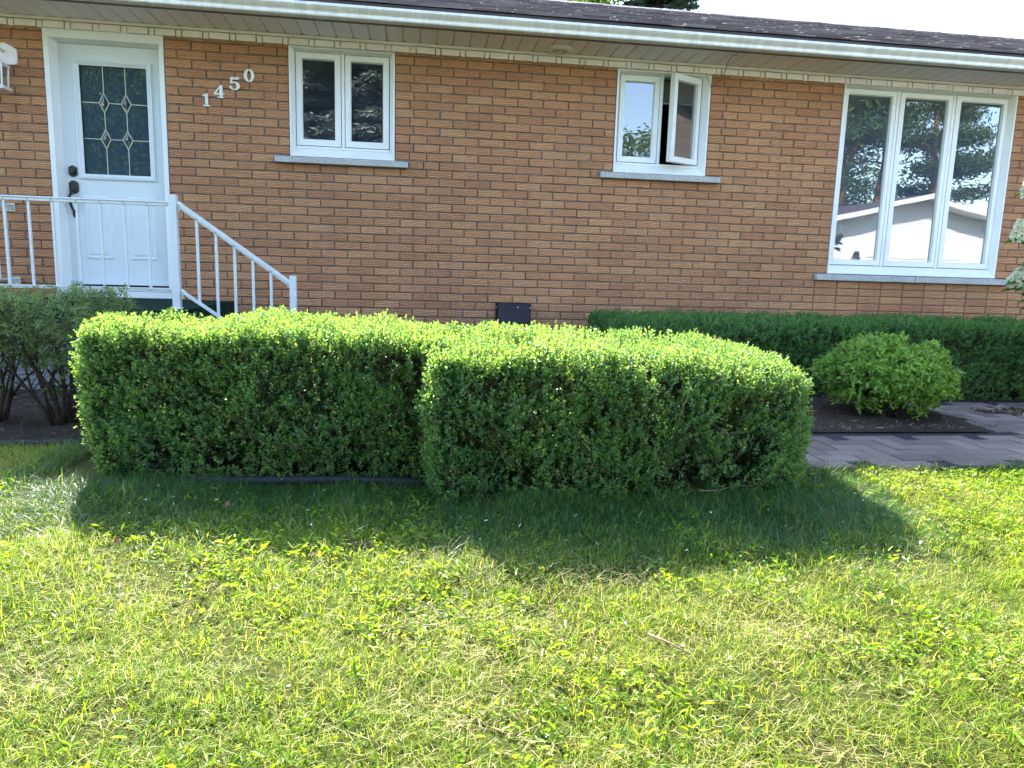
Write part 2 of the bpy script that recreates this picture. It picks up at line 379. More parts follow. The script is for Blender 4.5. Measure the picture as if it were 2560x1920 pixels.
# ------------------------------------------------------------------ the house
XL,XR = -4.5,11.0
house = thing('brick_house','tan brick bungalow with white door, three windows and dark shingle roof','house')
OPEN = [(-.992,-.100,-2.095,-.012),(.869,1.728,-.884,-.016),(3.644,4.500,-.884,-.016),(5.777,7.545,-1.716,.0)]
COURSE,PITCH,J = .0700,.2220,.0098
def row_z(k): return -k*COURSE
def spans(k):
    zc = row_z(k); a,b = zc-.02,zc+.02; cur = [(XL,XR)]
    for x0,x1,z0,z1 in OPEN:
        if b > z0 and a < z1:
            cur = [s for (p,q) in cur for s in ((p,min(q,x0-.001)),(max(p,x1+.001),q)) if s[1]-s[0] > .02]
    sills = []
    if k == 13: sills = [(.742,1.848),(3.516,4.636)]
    if k == 25: sills = [(5.645,7.70)]
    for x0,x1 in sills:
        cur = [s for (p,q) in cur for s in ((p,min(q,x0)),(max(p,x1),q)) if s[1]-s[0] > .02]
    return cur
mb = MB(); brick_rng = np.random.default_rng(5)
def brick(x0,x1,zc):
    h = (COURSE-J)/2; r = brick_rng.normal
    x0 += J/2+r(0,.0007); x1 -= J/2+r(0,.0007); z0 = zc-h+r(0,.0007); z1 = zc+h+r(0,.0007)
    yf = r(0,.0012); b = .0032; ty = r(0,.003); tz = r(0,.006); xc = (x0+x1)/2
    def yy(x,z): return yf+(x-xc)*ty+(z-zc)*tz
    B = b*(1+np.abs(brick_rng.normal(0,.7,8)))          # arrises worn unevenly, some corners chipped
    if brick_rng.random() < .22: B[brick_rng.integers(0,8)] += brick_rng.uniform(.003,.009)
    v = [(x0,yy(x0,z0)+b,z0),(x1,yy(x1,z0)+b,z0),(x1,yy(x1,z1)+b,z1),(x0,yy(x0,z1)+b,z1)]
    v += [(x0+B[0],yy(x0,z0),z0+B[1]),(x1-B[2],yy(x1,z0),z0+B[3]),(x1-B[4],yy(x1,z1),z1-B[5]),(x0+B[6],yy(x0,z1),z1-B[7])]
    v += [(x0,.02,z0),(x1,.02,z0),(x1,.02,z1),(x0,.02,z1)]
    mb.add(v,[(4,5,6,7)]+[(k,(k+1)%4,4+(k+1)%4,4+k) for k in range(4)]+[(8+k,8+(k+1)%4,(k+1)%4,k) for k in range(4)])
SX0,SX1 = 5.663,7.720
for k in range(0,39):
    zc = row_z(k)
    for p,q in spans(k):
        segs = [(p,q)]
        if k >= 26:
            segs = [s for s in ((p,min(q,SX0)),(max(p,SX1),q)) if s[1]-s[0] > .02]
            n = 9
            for i in range(n): brick(SX0+(SX1-SX0)*i/n, SX0+(SX1-SX0)*(i+1)/n, zc)
        for p2,q2 in segs:
            off = 0 if k % 2 == 0 else .5
            j0 = math.ceil((p2+.03)/PITCH-off); js = []
            x = (j0+off)*PITCH
            while x < q2-.03:
                js.append(x); x += PITCH
            if js and js[0]-p2 < .075: js[0] = p2+.075+(.05 if len(js) > 1 else 0)
            if js and q2-js[-1] < .075: js[-1] = q2-.14
            e = [p2]+js+[q2]
            for a,c in zip(e[:-1],e[1:]):
                if c-a > .025: brick(a,c,zc)
mb.build('wall', M['brick'], house)
# mortar bed behind the brick faces, with real openings
mb = MB()
xsb = sorted({XL,XR,*[o[0] for o in OPEN],*[o[1] for o in OPEN]})
for a,c in zip(xsb[:-1],xsb[1:]):
    op = [o for o in OPEN if o[0] <= a+1e-6 and o[1] >= c-1e-6]
    if not op: mb.box(a,c,.010,.24,-2.75,.12)
    else:
        mb.box(a,c,.010,.24,-2.75,op[0][2]); mb.box(a,c,.010,.24,op[0][3],.12)
mb.build('mortar_joints', M['mortar'], house)
# gable ends, rear wall, floor and rooms behind the windows
mb = MB()
for x in (XL,XR-.2):
    mb.prism_x([(.24,-2.75),(6.7,-2.75),(6.7,.12),(3.44,1.55),(.24,.36)], x, x+.2)
mb.box(XL+.2,XR-.2,6.5,6.7,-2.75,.12)
mb.build('side_walls', M['mortar'], house)
mb = MB(); mb.box(XL+.2,XR-.2,.26,6.5,-2.30,-2.11); mb.box(XL+.2,XR-.2,.26,6.5,.13,.16)
mb.box(XL+.2,XR-.2,3.4,3.5,-2.11,.13)
for x in (.3,2.6,5.2): mb.box(x,x+.1,.25,3.4,-2.11,.13)
mb.build('interior_walls', M['room'], house)

# white moulded course under the eave
mb = MB()
mb.box(XL,XR,.002,.010,-.012,.043)
mb.box(XL,XR,-.030,.010,.0432,.0665)
x = XL+.03
while x < XR-.22:
    mb.box(x,x+.152,-.027,.0019,-.0105,.0385)
    mb.box(x+.160,x+.1975,-.0245,.0019,-.0125,.0385)
    x += .2057
mb.build('eave_moulding', M['white_trim'], house, bevel=.0025)
# soffit: separate vinyl boards with V grooves, bowed a little
mb = MB(); x = XL-.2; i = 0
while x < XR+.2:
    d = .0012*math.sin(i*1.7)+rng.normal(0,.0008); a,c = x+.0045,x+.1354-.0045
    pr = [(a-.003,.0135),(a,.002),(a+.02,.0004),((a+c)/2,-.0012),(c-.02,.0004),(c,.002),(c+.003,.0135)]
    v = []
    for yv in (-.03,-.25,-.476): v += [(px,yv,.0675+pz+d*(0 if yv > -.05 else 1)) for px,pz in pr]
    n = len(pr); mb.add(v,[(r*n+k,r*n+k+1,(r+1)*n+k+1,(r+1)*n+k) for r in range(2) for k in range(n-1)])
    x += .1354; i += 1
mb.box(XL-.2,XR+.2,-.476,-.031,.0815,.09)
mb.build('soffit', M['soffit'], house, fixn=False)
# gutter and fascia
prof = [(-.478,.056),(-.545,.0525),(-.560,.055),(-.566,.062),(-.566,.071),(-.558,.0765),(-.556,.084),(-.567,.091),(-.584,.1005),(-.595,.110),(-.598,.1145),(-.603,.1155),(-.605,.131),(-.602,.1345),(-.590,.1345),(-.588,.128),(-.596,.124),(-.592,.113),(-.580,.104),(-.562,.094),(-.551,.087),(-.549,.064),(-.478,.061)]
mb = MB(); mb.prism_x(prof, XL-.25, XR+.25)
xx = XL
while xx < XR:
    mb.lathe([(.0035,0),(.0035,.003),(.0015,.004)], (xx,-.6045,.1245), 'y', 8); xx += .61
    mb.bar((xx,-.60,.1335),(xx,-.482,.135),.014,.003)
mb.build('gutter', M['gutter'], house)
for xj in (-1.9,1.15,3.52,6.6,9.6):
    mb = MB(); cyy,czz = -.56,.095
    mb.prism_x([(cyy+(a-cyy)*1.035,czz+(c-czz)*1.035) for a,c in prof[:14]]+[(-.55,.11),(-.52,.07)], xj, xj+.045); mb.build('gutter_joint', M['gutter'], house)
mb = MB(); mb.box(XL-.25,XR+.25,-.4775,-.45,.05,.192); mb.build('fascia', M['fascia'], house, bevel=.002)
# roof deck and shingles
SL = .383; EY,EZ = -.50,.2005; RY = 3.44
def rz(y): return EZ+SL*(y-EY)
mb = MB()
mb.prism_x([(EY+.006,EZ-.008),(RY,rz(RY)-.006),(2*RY-EY,EZ-.006),(2*RY-EY,EZ-.05),(RY,rz(RY)-.06),(EY+.05,EZ-.03)], XL-.3, XR+.3)
roof = mb.build('roof', M['shingle'], house)
mb = MB(); ln = math.hypot(1,SL); ux,uz = 1/ln,SL/ln; nyv,nz = -SL/ln,1/ln
course = 0; y = EY-.018
while y < RY-.02:
    x = XL-.3-rng.random()*.2
    while x < XR+.3:
        w = rng.uniform(.10,.33); t = .0075+rng.choice([0,.0045],p=[.5,.5])+rng.random()*.0016; e = .165
        x1 = x+w
        sag = rng.normal(0,.001); jit = rng.normal(0,.0022)
        y0,z0 = y+jit,rz(y+jit)+sag; y1 = min(y0+e*ux,RY); z1 = rz(y1)
        lift = .0015
        v = [(x,y0,z0+lift),(x1-.002,y0,z0+lift),(x1-.002,y1,z1-.004),(x,y1,z1-.004)]
        v += [(a,b+nyv*t,c+nz*t) for a,b,c in v[:2]]+[(a,b+nyv*.004,c+nz*.004) for a,b,c in v[2:]]
        mb.add(v,[(4,5,6,7),(0,1,5,4),(1,2,6,5),(3,0,4,7)])
        x = x1
    y += .143*ux; course += 1
x = XL-.3
while x < XR+.3:
    mb.add([(x,RY-.13,rz(RY-.13)+.010),(x+.30,RY-.13,rz(RY-.13)+.007),(x+.30,RY,rz(RY)+.018),(x,RY,rz(RY)+.024),(x+.30,RY+.13,rz(RY-.13)+.007),(x,RY+.13,rz(RY-.13)+.010)],[(0,1,2,3),(3,2,4,5)]); x += .14
mb.build('roof_shingles', M['shingle'], house, fixn=False)

# ---------------- door
OX0,OX1,OZ0,OZ1 = OPEN[0]
mb = MB()
mb.ring((OX0,OX1,OZ0+.055,OZ1),(OX0+.040,OX1-.036,OZ0+.055,OZ1-.063),-.006,.02)
mb.ring((OX0+.038,OX1-.034,OZ0+.055,OZ1-.061),(OX0+.066,OX1-.042,OZ0+.055,OZ1-.078),.0,.15,.085)
dframe = mb
SX,SXR,SZ0,SZ1 = -.9255,-.141,-1.993,-.0925
door = None
def slab():
    global door
    mb = MB(); y = .088
    lx0,lx1,lz0,lz1 = -.776,-.268,-1.094,-.249
    # slab as boxes around the glazed opening
    mb.box(SX,lx0,y,y+.045,SZ0,SZ1); mb.box(lx1,SXR,y,y+.045,SZ0,SZ1)
    mb.box(lx0,lx1,y,y+.045,lz1,SZ1); mb.box(lx0,lx1,y,y+.045,SZ0,lz0)
    # bead round the glass
    mb.ring((-.820,-.228,-1.134,-.205),(-.802,-.246,-1.116,-.223),y-.016,y-.001,y-.019)
    mb.ring((-.8015,-.2465,-1.1155,-.2235),(lx0,lx1,lz0,lz1),y-.017,y+.03,y-.004)
    # two raised lower panels
    for a,c in ((-.805,-.583),(-.464,-.242)):
        mb.ring((a,c,-1.785,-1.268),(a+.016,c-.016,-1.769,-1.284),y-.001,y+.004,y-.008)
        mb.ring((a+.016,c-.016,-1.769,-1.284),(a+.034,c-.034,-1.751,-1.302),y-.008,y+.004,y-.0015)
        mb.ring((a+.034,c-.034,-1.751,-1.302),(a+.046,c-.046,-1.739,-1.314),y-.0015,y+.004,y-.0065)
        mb.box(a+.046,c-.046,y-.0065,y-.0005,-1.739,-1.314)
    mb.box(SX+.01,SXR-.01,y-.012,y-.0005,-1.991,-1.955)
    door = mb.build('door', M['door'], house, bevel=.0012)
slab()
dframe.build('door_frame', M['white'], door, bevel=.002)
mb = MB(); mb.box(OX0+.01,OX1-.01,-.03,.15,-2.094,-2.043); mb.box(OX0+.02,OX1-.02,.02,.15,-2.043,-2.012); mb.build('threshold', M['white'], door, bevel=.004)
mb = MB(); mb.box(-.7755,-.2685,.104,.108,-1.0935,-.2495); mb.build('glass_pane', M['doorglass'], door)
mb = MB(); vx = (-.605,-.436); hz = (-.53,-.813); hw,hh = .037,.075; w = .0055; yc0,yc1 = .098,.1035
for x in vx:
    for a,c in ((-1.0935,hz[1]-hh),(hz[1]+hh,hz[0]-hh),(hz[0]+hh,-.2495)): mb.box(x-w/2,x+w/2,yc0,yc1,a,c)
for z in hz:
    for a,c in ((-.7755,vx[0]-hw),(vx[0]+hw,vx[1]-hw),(vx[1]+hw,-.2685)): mb.box(a,c,yc0,yc1,z-w/2,z+w/2)
for x in vx:
    for z in hz:
        P = [(x,z+hh),(x+hw,z),(x,z-hh),(x-hw,z)]
        for k in range(4):
            a,c = P[k],P[(k+1)%4]; mb.bar((a[0],yc0+.001,a[1]),(c[0],yc0+.001,c[1]),w,.006,up=(0,1,0))
mb.build('leading', M['came'], door)
for x in vx:
    for z in hz:
        mb = MB(); s = .93
        mb.add([(x,.0965,z),(x,.1025,z+hh*s),(x+hw*s,.1025,z),(x,.1025,z-hh*s),(x-hw*s,.1025,z)],[(0,1,2),(0,2,3),(0,3,4),(0,4,1)])
        mb.build('diamond_pane', M['bevel_glass'], door)
def plate(mb, cx, cz, w, h, y0, y1):
    P = [(-.5,.30),(-.34,.40),(-.18,.47),(0,.5),(.18,.47),(.34,.40),(.5,.30),(.5,-.30),(.34,-.40),(.18,-.47),(0,-.5),(-.18,-.47),(-.34,-.40),(-.5,-.30)]
    mb.prism_y([(cx+a*w,cz+c*h) for a,c in P], y0, y1)
mb = MB(); plate(mb,-.868,-1.078,.066,.092,.078,.088); mb.lathe([(.024,0),(.024,.016),(.02,.02),(.012,.021)],(-.868,.078,-1.078),'y',18)
mb.build('deadbolt', M['bronze'], door, bevel=.002)
mb = MB(); plate(mb,-.867,-1.205,.073,.108,.076,.088)
mb.tube([(-.867,.078,-1.243),(-.878,.040,-1.262),(-.884,.026,-1.290),(-.884,.030,-1.325),(-.879,.045,-1.365),(-.874,.066,-1.395),(-.874,.080,-1.41)],[.012,.014,.0135,.0125,.0105,.009,.009],10)
plate(mb,-.873,-1.418,.03,.062,.078,.088); mb.lathe([(.006,0),(.009,.02),(.009,.026)],(-.867,.076,-1.228),'y',10)
mb.build('door_handle', M['bronze'], door, bevel=.0015)
for z in (-.32,-1.9):
    mb = MB(); mb.box(-.142,-.136,.062,.088,z-.045,z+.045); mb.build('hinge', M['rail_old'], door)

# ---------------- windows
def window(op, unit, mull, sashes, zs, glass, sill, gmat, cap=.044, pieces=None):
    """op opening, unit = frame outer (x0,x1,z0,z1), sashes = [(x0,x1)], zs = (z0,z1), glass = (inset x, z0, z1)"""
    x0,x1,z0,z1 = op
    mb = MB()
    mb.ring((x0,x1,z0,z1),(x0+.014,x1-.014,z0+.010,z1-.010),-.006,.02)
    mb.ring((x0+.014,x1-.014,z0+.010,z1-.010),unit,-.006,.14,.048)
    w = mb.build('window', M['white'], house, bevel=.0015)
    mb = MB(); u = unit
    fx0,fx1 = sashes[0][0],sashes[-1][1]
    mb.ring(u,(fx0-.002,fx1+.002,zs[0]-.002,zs[1]+.002),.044,.14)
    for a,c in mull: mb.box(a,c,.044,.139,zs[0]-.001,zs[1]+.001)
    mb.build('frame', M['white'], w, bevel=.0015)
    mb = MB()
    for a,c in (pieces or [(sill[0],sill[1])]): mb.box(a,c,-.052,.012,sill[2],sill[3])
    mb.build('sill', M['sill'], w, bevel=.005)
    return w
def sash(w, x0, x1, zs, gx0, gx1, gz0, gz1, gmat, name='sash', y=.046):
    mb = MB()
    e = .0032; mb.ring((x0+e,x1-e,zs[0]+e,zs[1]-e),(gx0,gx1,gz0,gz1),y-.004,y+.05)
    mb.ring((gx0,gx1,gz0,gz1),(gx0+.006,gx1-.006,gz0+.006,gz1-.006),y+.006,y+.03,y+.016)
    s = mb.build('sash', M['white'], w, bevel=.0015)
    # pane: slightly bowed sheet, as sealed units are
    n = 10; u = np.linspace(0,1,n); A,B = np.meshgrid(u,u,indexing='ij')
    bow = .0005*np.sin(A*np.pi)*np.sin(B*np.pi)
    v = np.stack([gx0+.004+(gx1-gx0-.008)*A, y+.02+bow, gz0+.004+(gz1-gz0-.008)*B],-1).reshape(-1,3)
    ii = np.arange(n*n).reshape(n,n); q = np.stack([ii[:-1,:-1],ii[1:,:-1],ii[1:,1:],ii[:-1,1:]],-1).reshape(-1,4)
    p = np_mesh('pane', v, q, mats=[gmat], parent=w, smooth=True)
    return s,p
zs = (-.789,-.043)
w1 = window(OPEN[1], (.912,1.686,-.812,-.038), [(1.286,1.312)], [(.915,1.284),(1.314,1.683)], zs, None, (.748,1.842,-.942,-.893), M['glass_flat'])
sash(w1,.915,1.284,zs,.963,1.235,-.737,-.092,M['glass_flat']); sash(w1,1.314,1.683,zs,1.360,1.633,-.737,-.092,M['glass_flat'])
w2 = window(OPEN[2], (3.680,4.442,-.812,-.038), [(4.052,4.080)], [(3.683,4.050),(4.082,4.438)], zs, None, (3.522,4.630,-.942,-.893), M['glass_flat'])
sash(w2,3.683,4.050,zs,3.730,4.002,-.740,-.096,M['glass_flat'])
s2,p2 = sash(w2,4.084,4.434,zs,4.128,4.388,-.740,-.096,M['glass_flat'])
hinge = Matrix.Translation((4.434,.046,0))@Matrix.Rotation(math.radians(27.5),4,'Z')@Matrix.Translation((-4.434,-.046,0))
for o in (s2,p2): o.data.transform(hinge); o.data.update()
s2['label'] = 'open casement sash swung outwards'
mb = MB()
for k in range(9): mb.bar((4.09,.17,-.055-.020*k),(4.43,.17,-.055-.020*k),.022,.0015,up=(0,.5,.85))
mb.box(4.086,4.434,.16,.19,-.245,-.232)
mb.build('blind', M['blind'], w2)
mb = MB(); mb.tube([(4.25,.09,-.775),(4.19,.0,-.778),(4.15,-.06,-.78)],.004,6); mb.build('opener_arm', M['screw'], w2)
zs3 = (-1.632,-.030)
w3 = window(OPEN[3], (5.802,7.500,-1.636,-.026), [(6.340,6.372),(6.916,6.946)], [(5.810,6.338),(6.374,6.914),(6.948,7.495)], zs3, None, (5.651,7.690,-1.780,-1.724), M['glass'], pieces=[(5.651,6.6645),(6.6675,7.690)])
for a,c,g0,g1 in ((5.810,6.338,5.853,6.298),(6.374,6.914,6.424,6.872),(6.948,7.495,7.001,7.450)): sash(w3,a,c,zs3,g0,g1,-1.582,-.078,M['glass'])

# ---------------- things fixed to the wall
def digit_curve(splines):
    cu = bpy.data.curves.new('numeral','CURVE'); cu.dimensions = '2D'; cu.fill_mode = 'BOTH'; cu.extrude = .0035; cu.bevel_depth = .0006
    for pts in splines:
        sp = cu.splines.new('POLY'); sp.points.add(len(pts)-1)
        for p,q in zip(sp.points,pts): p.co = (q[0],q[1],0,1)
        sp.use_cyclic_u = True
    o = bpy.data.objects.new('t',cu); COL.objects.link(o)
    dg = bpy.context.evaluated_depsgraph_get(); me = bpy.data.meshes.new_from_object(o.evaluated_get(dg))
    bpy.data.objects.remove(o); return me
def arc(cx,cy,rx,ry,a0,a1,n=18): return [(cx+rx*math.cos(math.radians(a0+(a1-a0)*k/n)),cy+ry*math.sin(math.radians(a0+(a1-a0)*k/n))) for k in range(n+1)]
D1 = [[(.20,0),(.80,0),(.80,.09),(.64,.11),(.64,1.0),(.46,1.0),(.40,.94),(.20,.86),(.20,.76),(.40,.79),(.40,.11),(.20,.09)]]
D4 = [[(.34,0),(.98,0),(.98,.08),(.84,.10),(.84,.25),(1.0,.25),(1.0,.38),(.84,.38),(.84,1.0),(.62,1.0),(.02,.36),(.02,.25),(.56,.25),(.56,.10),(.34,.08)],
      [(.56,.38),(.22,.38),(.56,.76)]]
D5 = [[(.16,1.0),(.92,1.0),(.86,.82),(.33,.82),(.30,.62)]+arc(.50,.32,.46,.34,118,-118,30)+[(.20,.06),(.06,.16)]+arc(.17,.22,.11,.10,230,20,8)+[(.30,.17),(.38,.10)]+arc(.44,.32,.24,.235,-80,98,16)+[(.32,.52),(.20,.46),(.13,.49)]]
D0 = [arc(.5,.5,.47,.5,0,352,44),arc(.5,.5,.185,.37,352,0,36)]
for ch,(dd,bx0,bx1,bz0,bz1,lab) in {'1':(D1,.189,.245,-.529,-.430,'white metal numeral 1, lowest of the four house numbers'),
      '4':(D4,.277,.358,-.458,-.360,'white metal numeral 4 between the 1 and the 5'),
      '5':(D5,.400,.482,-.389,-.291,'white metal numeral 5 between the 4 and the 0'),
      '0':(D0,.515,.597,-.321,-.220,'white metal numeral 0, highest of the four house numbers')}.items():
    me = digit_curve(dd); h = bz1-bz0; wd = bx1-bx0
    xs_ = [p[0] for s in dd for p in s]; mn,mx = min(xs_),max(xs_)
    for v in me.vertices:
        x,z,y = v.co; v.co = (bx0+(x-mn)/(mx-mn)*wd, -.0095-y, bz0+z*h)
    me.flip_normals() if False else None
    me.materials.clear(); me.materials.append(M['digit'])
    o = link('house_number', me); tag(o, lab, 'house number', 'raised house numbers on the brick')
    for zz in (bz1-.009,bz0+.008):
        mb = MB(); mb.lathe([(.0035,0),(.0035,.0025),(.001,.0035)],((bx0+bx1)/2,-.0125,zz),'y',8); mb.build('screw', M['screw'], o)
# exhaust hood
vh = thing('vent_hood','dark brown metal exhaust hood low on the brick above the hedge','vent')
mb = MB(); mb.box(2.624,2.946,-.008,.012,-2.36,-2.062); mb.build('back_plate', M['vent'], vh, bevel=.002)
mb = MB(); pr = [(-.009,-2.066),(-.055,-2.070),(-.072,-2.10),(-.080,-2.145),(-.094,-2.175),(-.112,-2.22),(-.118,-2.28),(-.118,-2.355),(-.009,-2.355)]
mb.prism_x(pr,2.640,2.924); mb.build('hood', M['vent'], vh, bevel=.003)
for x,z,y in ((2.632,-2.105,-.009),(2.938,-2.105,-.009),(2.815,-2.098,-.0725)):
    mb = MB(); mb.lathe([(.005,0),(.005,.003),(.002,.005)],(x,y,z),'y',10); mb.build('screw', M['white'], vh)
# round soffit vent
sv = thing('soffit_vent','round white exhaust vent set in the grey soffit','vent')
mb = MB(); mb.lathe([(.108,0),(.108,-.010),(.098,-.018),(.070,-.024),(.066,-.020),(.066,-.006)],(3.095,-.142,.069),'z',36); mb.build('rim', M['white_trim'], sv, smooth=False)
mb = MB(); mb.lathe([(.0655,0),(.0655,-.004)],(3.095,-.142,.055),'z',30); mb.build('opening', M['screw'], sv)
mb = MB()
for k in range(12):
    a = 2*math.pi*k/12; mb.bar((3.095+.02*math.cos(a),-.142+.02*math.sin(a),.047),(3.095+.066*math.cos(a),-.142+.066*math.sin(a),.047),.006,.003)
mb.lathe([(.026,0),(.026,-.006),(.012,-.012)],(3.095,-.142,.051),'z',16); mb.build('grille', M['white_trim'], sv)
# loose cable
mb = MB(); mb.tube([(4.548,-.44,.062),(4.535,-.41,.040),(4.527,-.37,.055),(4.535,-.25,.025),(4.570,-.12,-.005),(4.598,-.04,-.02),(4.585,-.022,-.05),(4.545,-.016,-.085),(4.515,-.016,-.108),(4.500,-.012,-.118)],.0028,6)
mb.tube([(4.438,-.034,-.008),(4.452,-.02,-.045),(4.475,-.016,-.075),(4.498,-.012,-.12)],.0022,6)
tag(mb.build('cable', M['screw'], smooth=True),'thin dark cable drooping from the soffit beside the middle window','cable')
# coach lamp at the left edge
lamp = thing('wall_lamp','weathered white coach lamp on the brick left of the door','lamp')
mb = MB(); mb.prism_y([(-1.352,-.305),(-1.368,-.288),(-1.368,-.188),(-1.335,-.165),(-1.272,-.140),(-1.215,-.165),(-1.180,-.188),(-1.180,-.288),(-1.196,-.305)],-.020,.004); mb.build('back_plate', M['white_trim'], lamp, bevel=.006)
mb = MB(); mb.tube([(-1.274,-.018,-.21),(-1.274,-.07,-.20),(-1.274,-.105,-.225),(-1.274,-.115,-.27)],.010,10); mb.build('arm', M['white_trim'], lamp, smooth=True)
def frus(mb, z0, r0, z1, r1, c=(-1.274,-.115)):
    v = [(c[0]+sx*r0,c[1]+sy*r0,z0) for sx,sy in ((-1,-1),(1,-1),(1,1),(-1,1))]+[(c[0]+sx*r1,c[1]+sy*r1,z1) for sx,sy in ((-1,-1),(1,-1),(1,1),(-1,1))]
    mb.add(v,[(3,2,1,0),(4,5,6,7)]+[(k,(k+1)%4,4+(k+1)%4,4+k) for k in range(4)])
mb = MB(); frus(mb,-.33,.064,-.30,.030); frus(mb,-.30,.022,-.27,.012); mb.lathe([(.012,0),(.014,.006),(.002,.02)],(-1.274,-.115,-.268),'z',10); mb.build('cap', M['white_trim'], lamp, bevel=.002)
mb = MB()
for sx in (-1,1):
    for sy in (-1,1): mb.bar((-1.274+sx*.044,-.115+sy*.044,-.482),(-1.274+sx*.050,-.115+sy*.050,-.331),.010,.010,up=(1,0,0))
frus(mb,-.515,.058,-.497,.064); frus(mb,-.4969,.064,-.484,.048); frus(mb,-.345,.055,-.3305,.060); mb.build('cage', M['white_trim'], lamp, bevel=.0015)
mb = MB(); frus(mb,-.483,.040,-.346,.046); mb.build('glass', M['clearglass'], lamp)

# ---------------- stoop and railings
stoop = thing('front_stoop','grey concrete front stoop covered in dark green outdoor carpet','stoop')
SF,SR = -1.44,.385
mb = MB(); mb.box(-2.4,SR-.012,SF+.012,-.006,-2.75,-2.115); mb.box(SR-.012,SR+.288,SF+.012,-.006,-2.75,-2.295); mb.box(SR+.288,SR+.588,SF+.012,-.006,-2.75,-2.475)
mb.build('concrete_body', M['parge'], stoop)
mb = MB(); mb.box(-2.41,SR,SF,-.004,-2.1149,-2.1); mb.box(SR-.0119,SR,SF,-.004,-2.2949,-2.1151); mb.box(-2.41,SR-.013,SF,SF+.0115,-2.20,-2.1151)
mb.box(SR+.0005,SR+.3,SF,-.004,-2.2949,-2.28); mb.box(SR+.2885,SR+.3,SF,-.004,-2.4749,-2.2951); mb.box(SR+.3005,SR+.6,SF,-.004,-2.4749,-2.46)
mb.build('carpet', M['carpet'], stoop, bevel=.006)
RYD = -1.32
rl = thing('porch_railing','white metal railing along the front of the stoop','railing')
mb = MB(); mb.box(.3045,.3525,RYD-.024,RYD+.024,-2.0995,-1.3545); mb.box(.298,.359,RYD-.03,RYD+.03,-2.0999,-2.088); p = mb.build('post', M['rail'], rl, bevel=.003)
mb = MB(); mb.box(-1.335,-1.285,RYD-.024,RYD+.024,-2.0995,-1.3545); mb.build('post', M['rail'], rl, bevel=.003)
mb = MB(); mb.box(-1.284,.304,RYD-.019,RYD+.019,-1.4085,-1.398); mb.box(-1.284,.304,RYD-.013,RYD+.013,-1.4275,-1.4086); mb.build('top_rail', M['rail'], rl, bevel=.003)
mb = MB(); mb.box(-1.284,.304,RYD-.016,RYD+.016,-1.9695,-1.961); mb.box(-1.284,.304,RYD-.011,RYD+.011,-1.9815,-1.9696); mb.build('bottom_rail', M['rail'], rl, bevel=.002)
bx = [-1.273+.1447*k for k in range(1,11)]
for x in [-1.129,-.984,-.839,-.6945,-.5505,-.4085,-.262,-.121,.0235,.1665]:
    z0 = -2.0995 if abs(x+.4085) < .01 else -1.96
    mb = MB(); mb.box(x-.0075,x+.0075,RYD-.0075,RYD+.0075,z0,-1.4276); b_ = mb.build('baluster', M['rail'], rl, bevel=.0015)
    for yy_,zz in ((RYD-.0135,-1.418),(RYD-.0125,-1.9755)):
        mb = MB(); mb.lathe([(.0035,0),(.003,.003)],(x,yy_,zz),'y',8); mb.build('screw', M['screw'], b_)
for x,zz in ((.296,-1.417),(.296,-1.9755)):
    mb = MB(); mb.box(x-.018,x+.0075,RYD-.015,RYD-.0135,zz-.009,zz+.009); mb.lathe([(.004,0),(.004,.003)],(x-.006,RYD-.015,zz),'y',8); mb.build('bracket', M['rail_old'], rl)
sr = thing('stair_railing','white sloping handrail beside the steps ending at a short post','railing')
mb = MB(); mb.box(1.0605,1.1035,RYD-.0215,RYD+.0215,-2.66,-1.8575); mb.build('post', M['rail'], sr, bevel=.003)
k_ = (-1.902+1.412)/(1.060-.368)
def ztop(x): return -1.412+k_*(x-.368)
mb = MB(); mb.tube([(.3535,RYD,-1.418),(.362,RYD,-1.408),(.378,RYD,-1.416)],[.013,.0165,.0165],10); mb.bar((.375,RYD,ztop(.375)),(1.0600,RYD,ztop(1.06)),.040,.022); mb.bar((.375,RYD,ztop(.375)-.019),(1.0600,RYD,ztop(1.06)-.019),.024,.016)
mb.build('handrail', M['rail'], sr, bevel=.003)
mb = MB(); zl = lambda x: -1.990+k_*(x-.375)
mb.tube([(.3535,RYD,-1.992),(.362,RYD,-1.978),(.378,RYD,-1.99)],[.011,.014,.014],10); mb.bar((.375,RYD,zl(.375)),(1.0600,RYD,zl(1.06)),.032,.018); mb.build('lower_rail', M['rail'], sr, bevel=.002)
for x in (.4715,.590,.7055,.822,.9375):
    mb = MB(); mb.box(x-.0085,x+.0085,RYD-.0085,RYD+.0085,zl(x)+.004,ztop(x)-.026); b_ = mb.build('baluster', M['rail'], sr, bevel=.0015)
    mb = MB(); mb.lathe([(.004,0),(.003,.004)],(x,RYD-.0125,ztop(x)-.019),'y',8); mb.build('screw', M['screw'], b_)
for x,z in ((.362,-1.436),(1.05,-1.915),(.362,-2.005)):
    mb = MB(); mb.box(x-.006,x+.012,RYD-.0145,RYD-.0125,z-.022,z+.010); mb.lathe([(.005,0),(.004,.004)],(x+.004,RYD-.0145,z),'y',8); mb.build('bracket', M['rail_old'], sr)
sd = thing('side_railing','white railing running back to the wall at the far left of the stoop','railing')
RX = -1.31
mb = MB(); mb.box(RX-.019,RX+.019,-1.2955,-.0135,-1.380,-1.369); mb.box(RX-.012,RX+.012,-1.2955,-.0135,-1.398,-1.3801); mb.build('top_rail', M['rail'], sd, bevel=.003)
mb = MB(); mb.box(RX-.016,RX+.016,-1.2955,-.0135,-1.968,-1.953); mb.build('bottom_rail', M['rail'], sd, bevel=.003)
for k in range(8):
    y = -.10-.145*k
    mb = MB(); mb.box(RX-.0075,RX+.0075,y-.0075,y+.0075,-1.953,-1.398); mb.build('baluster', M['rail'], sd, bevel=.0015)
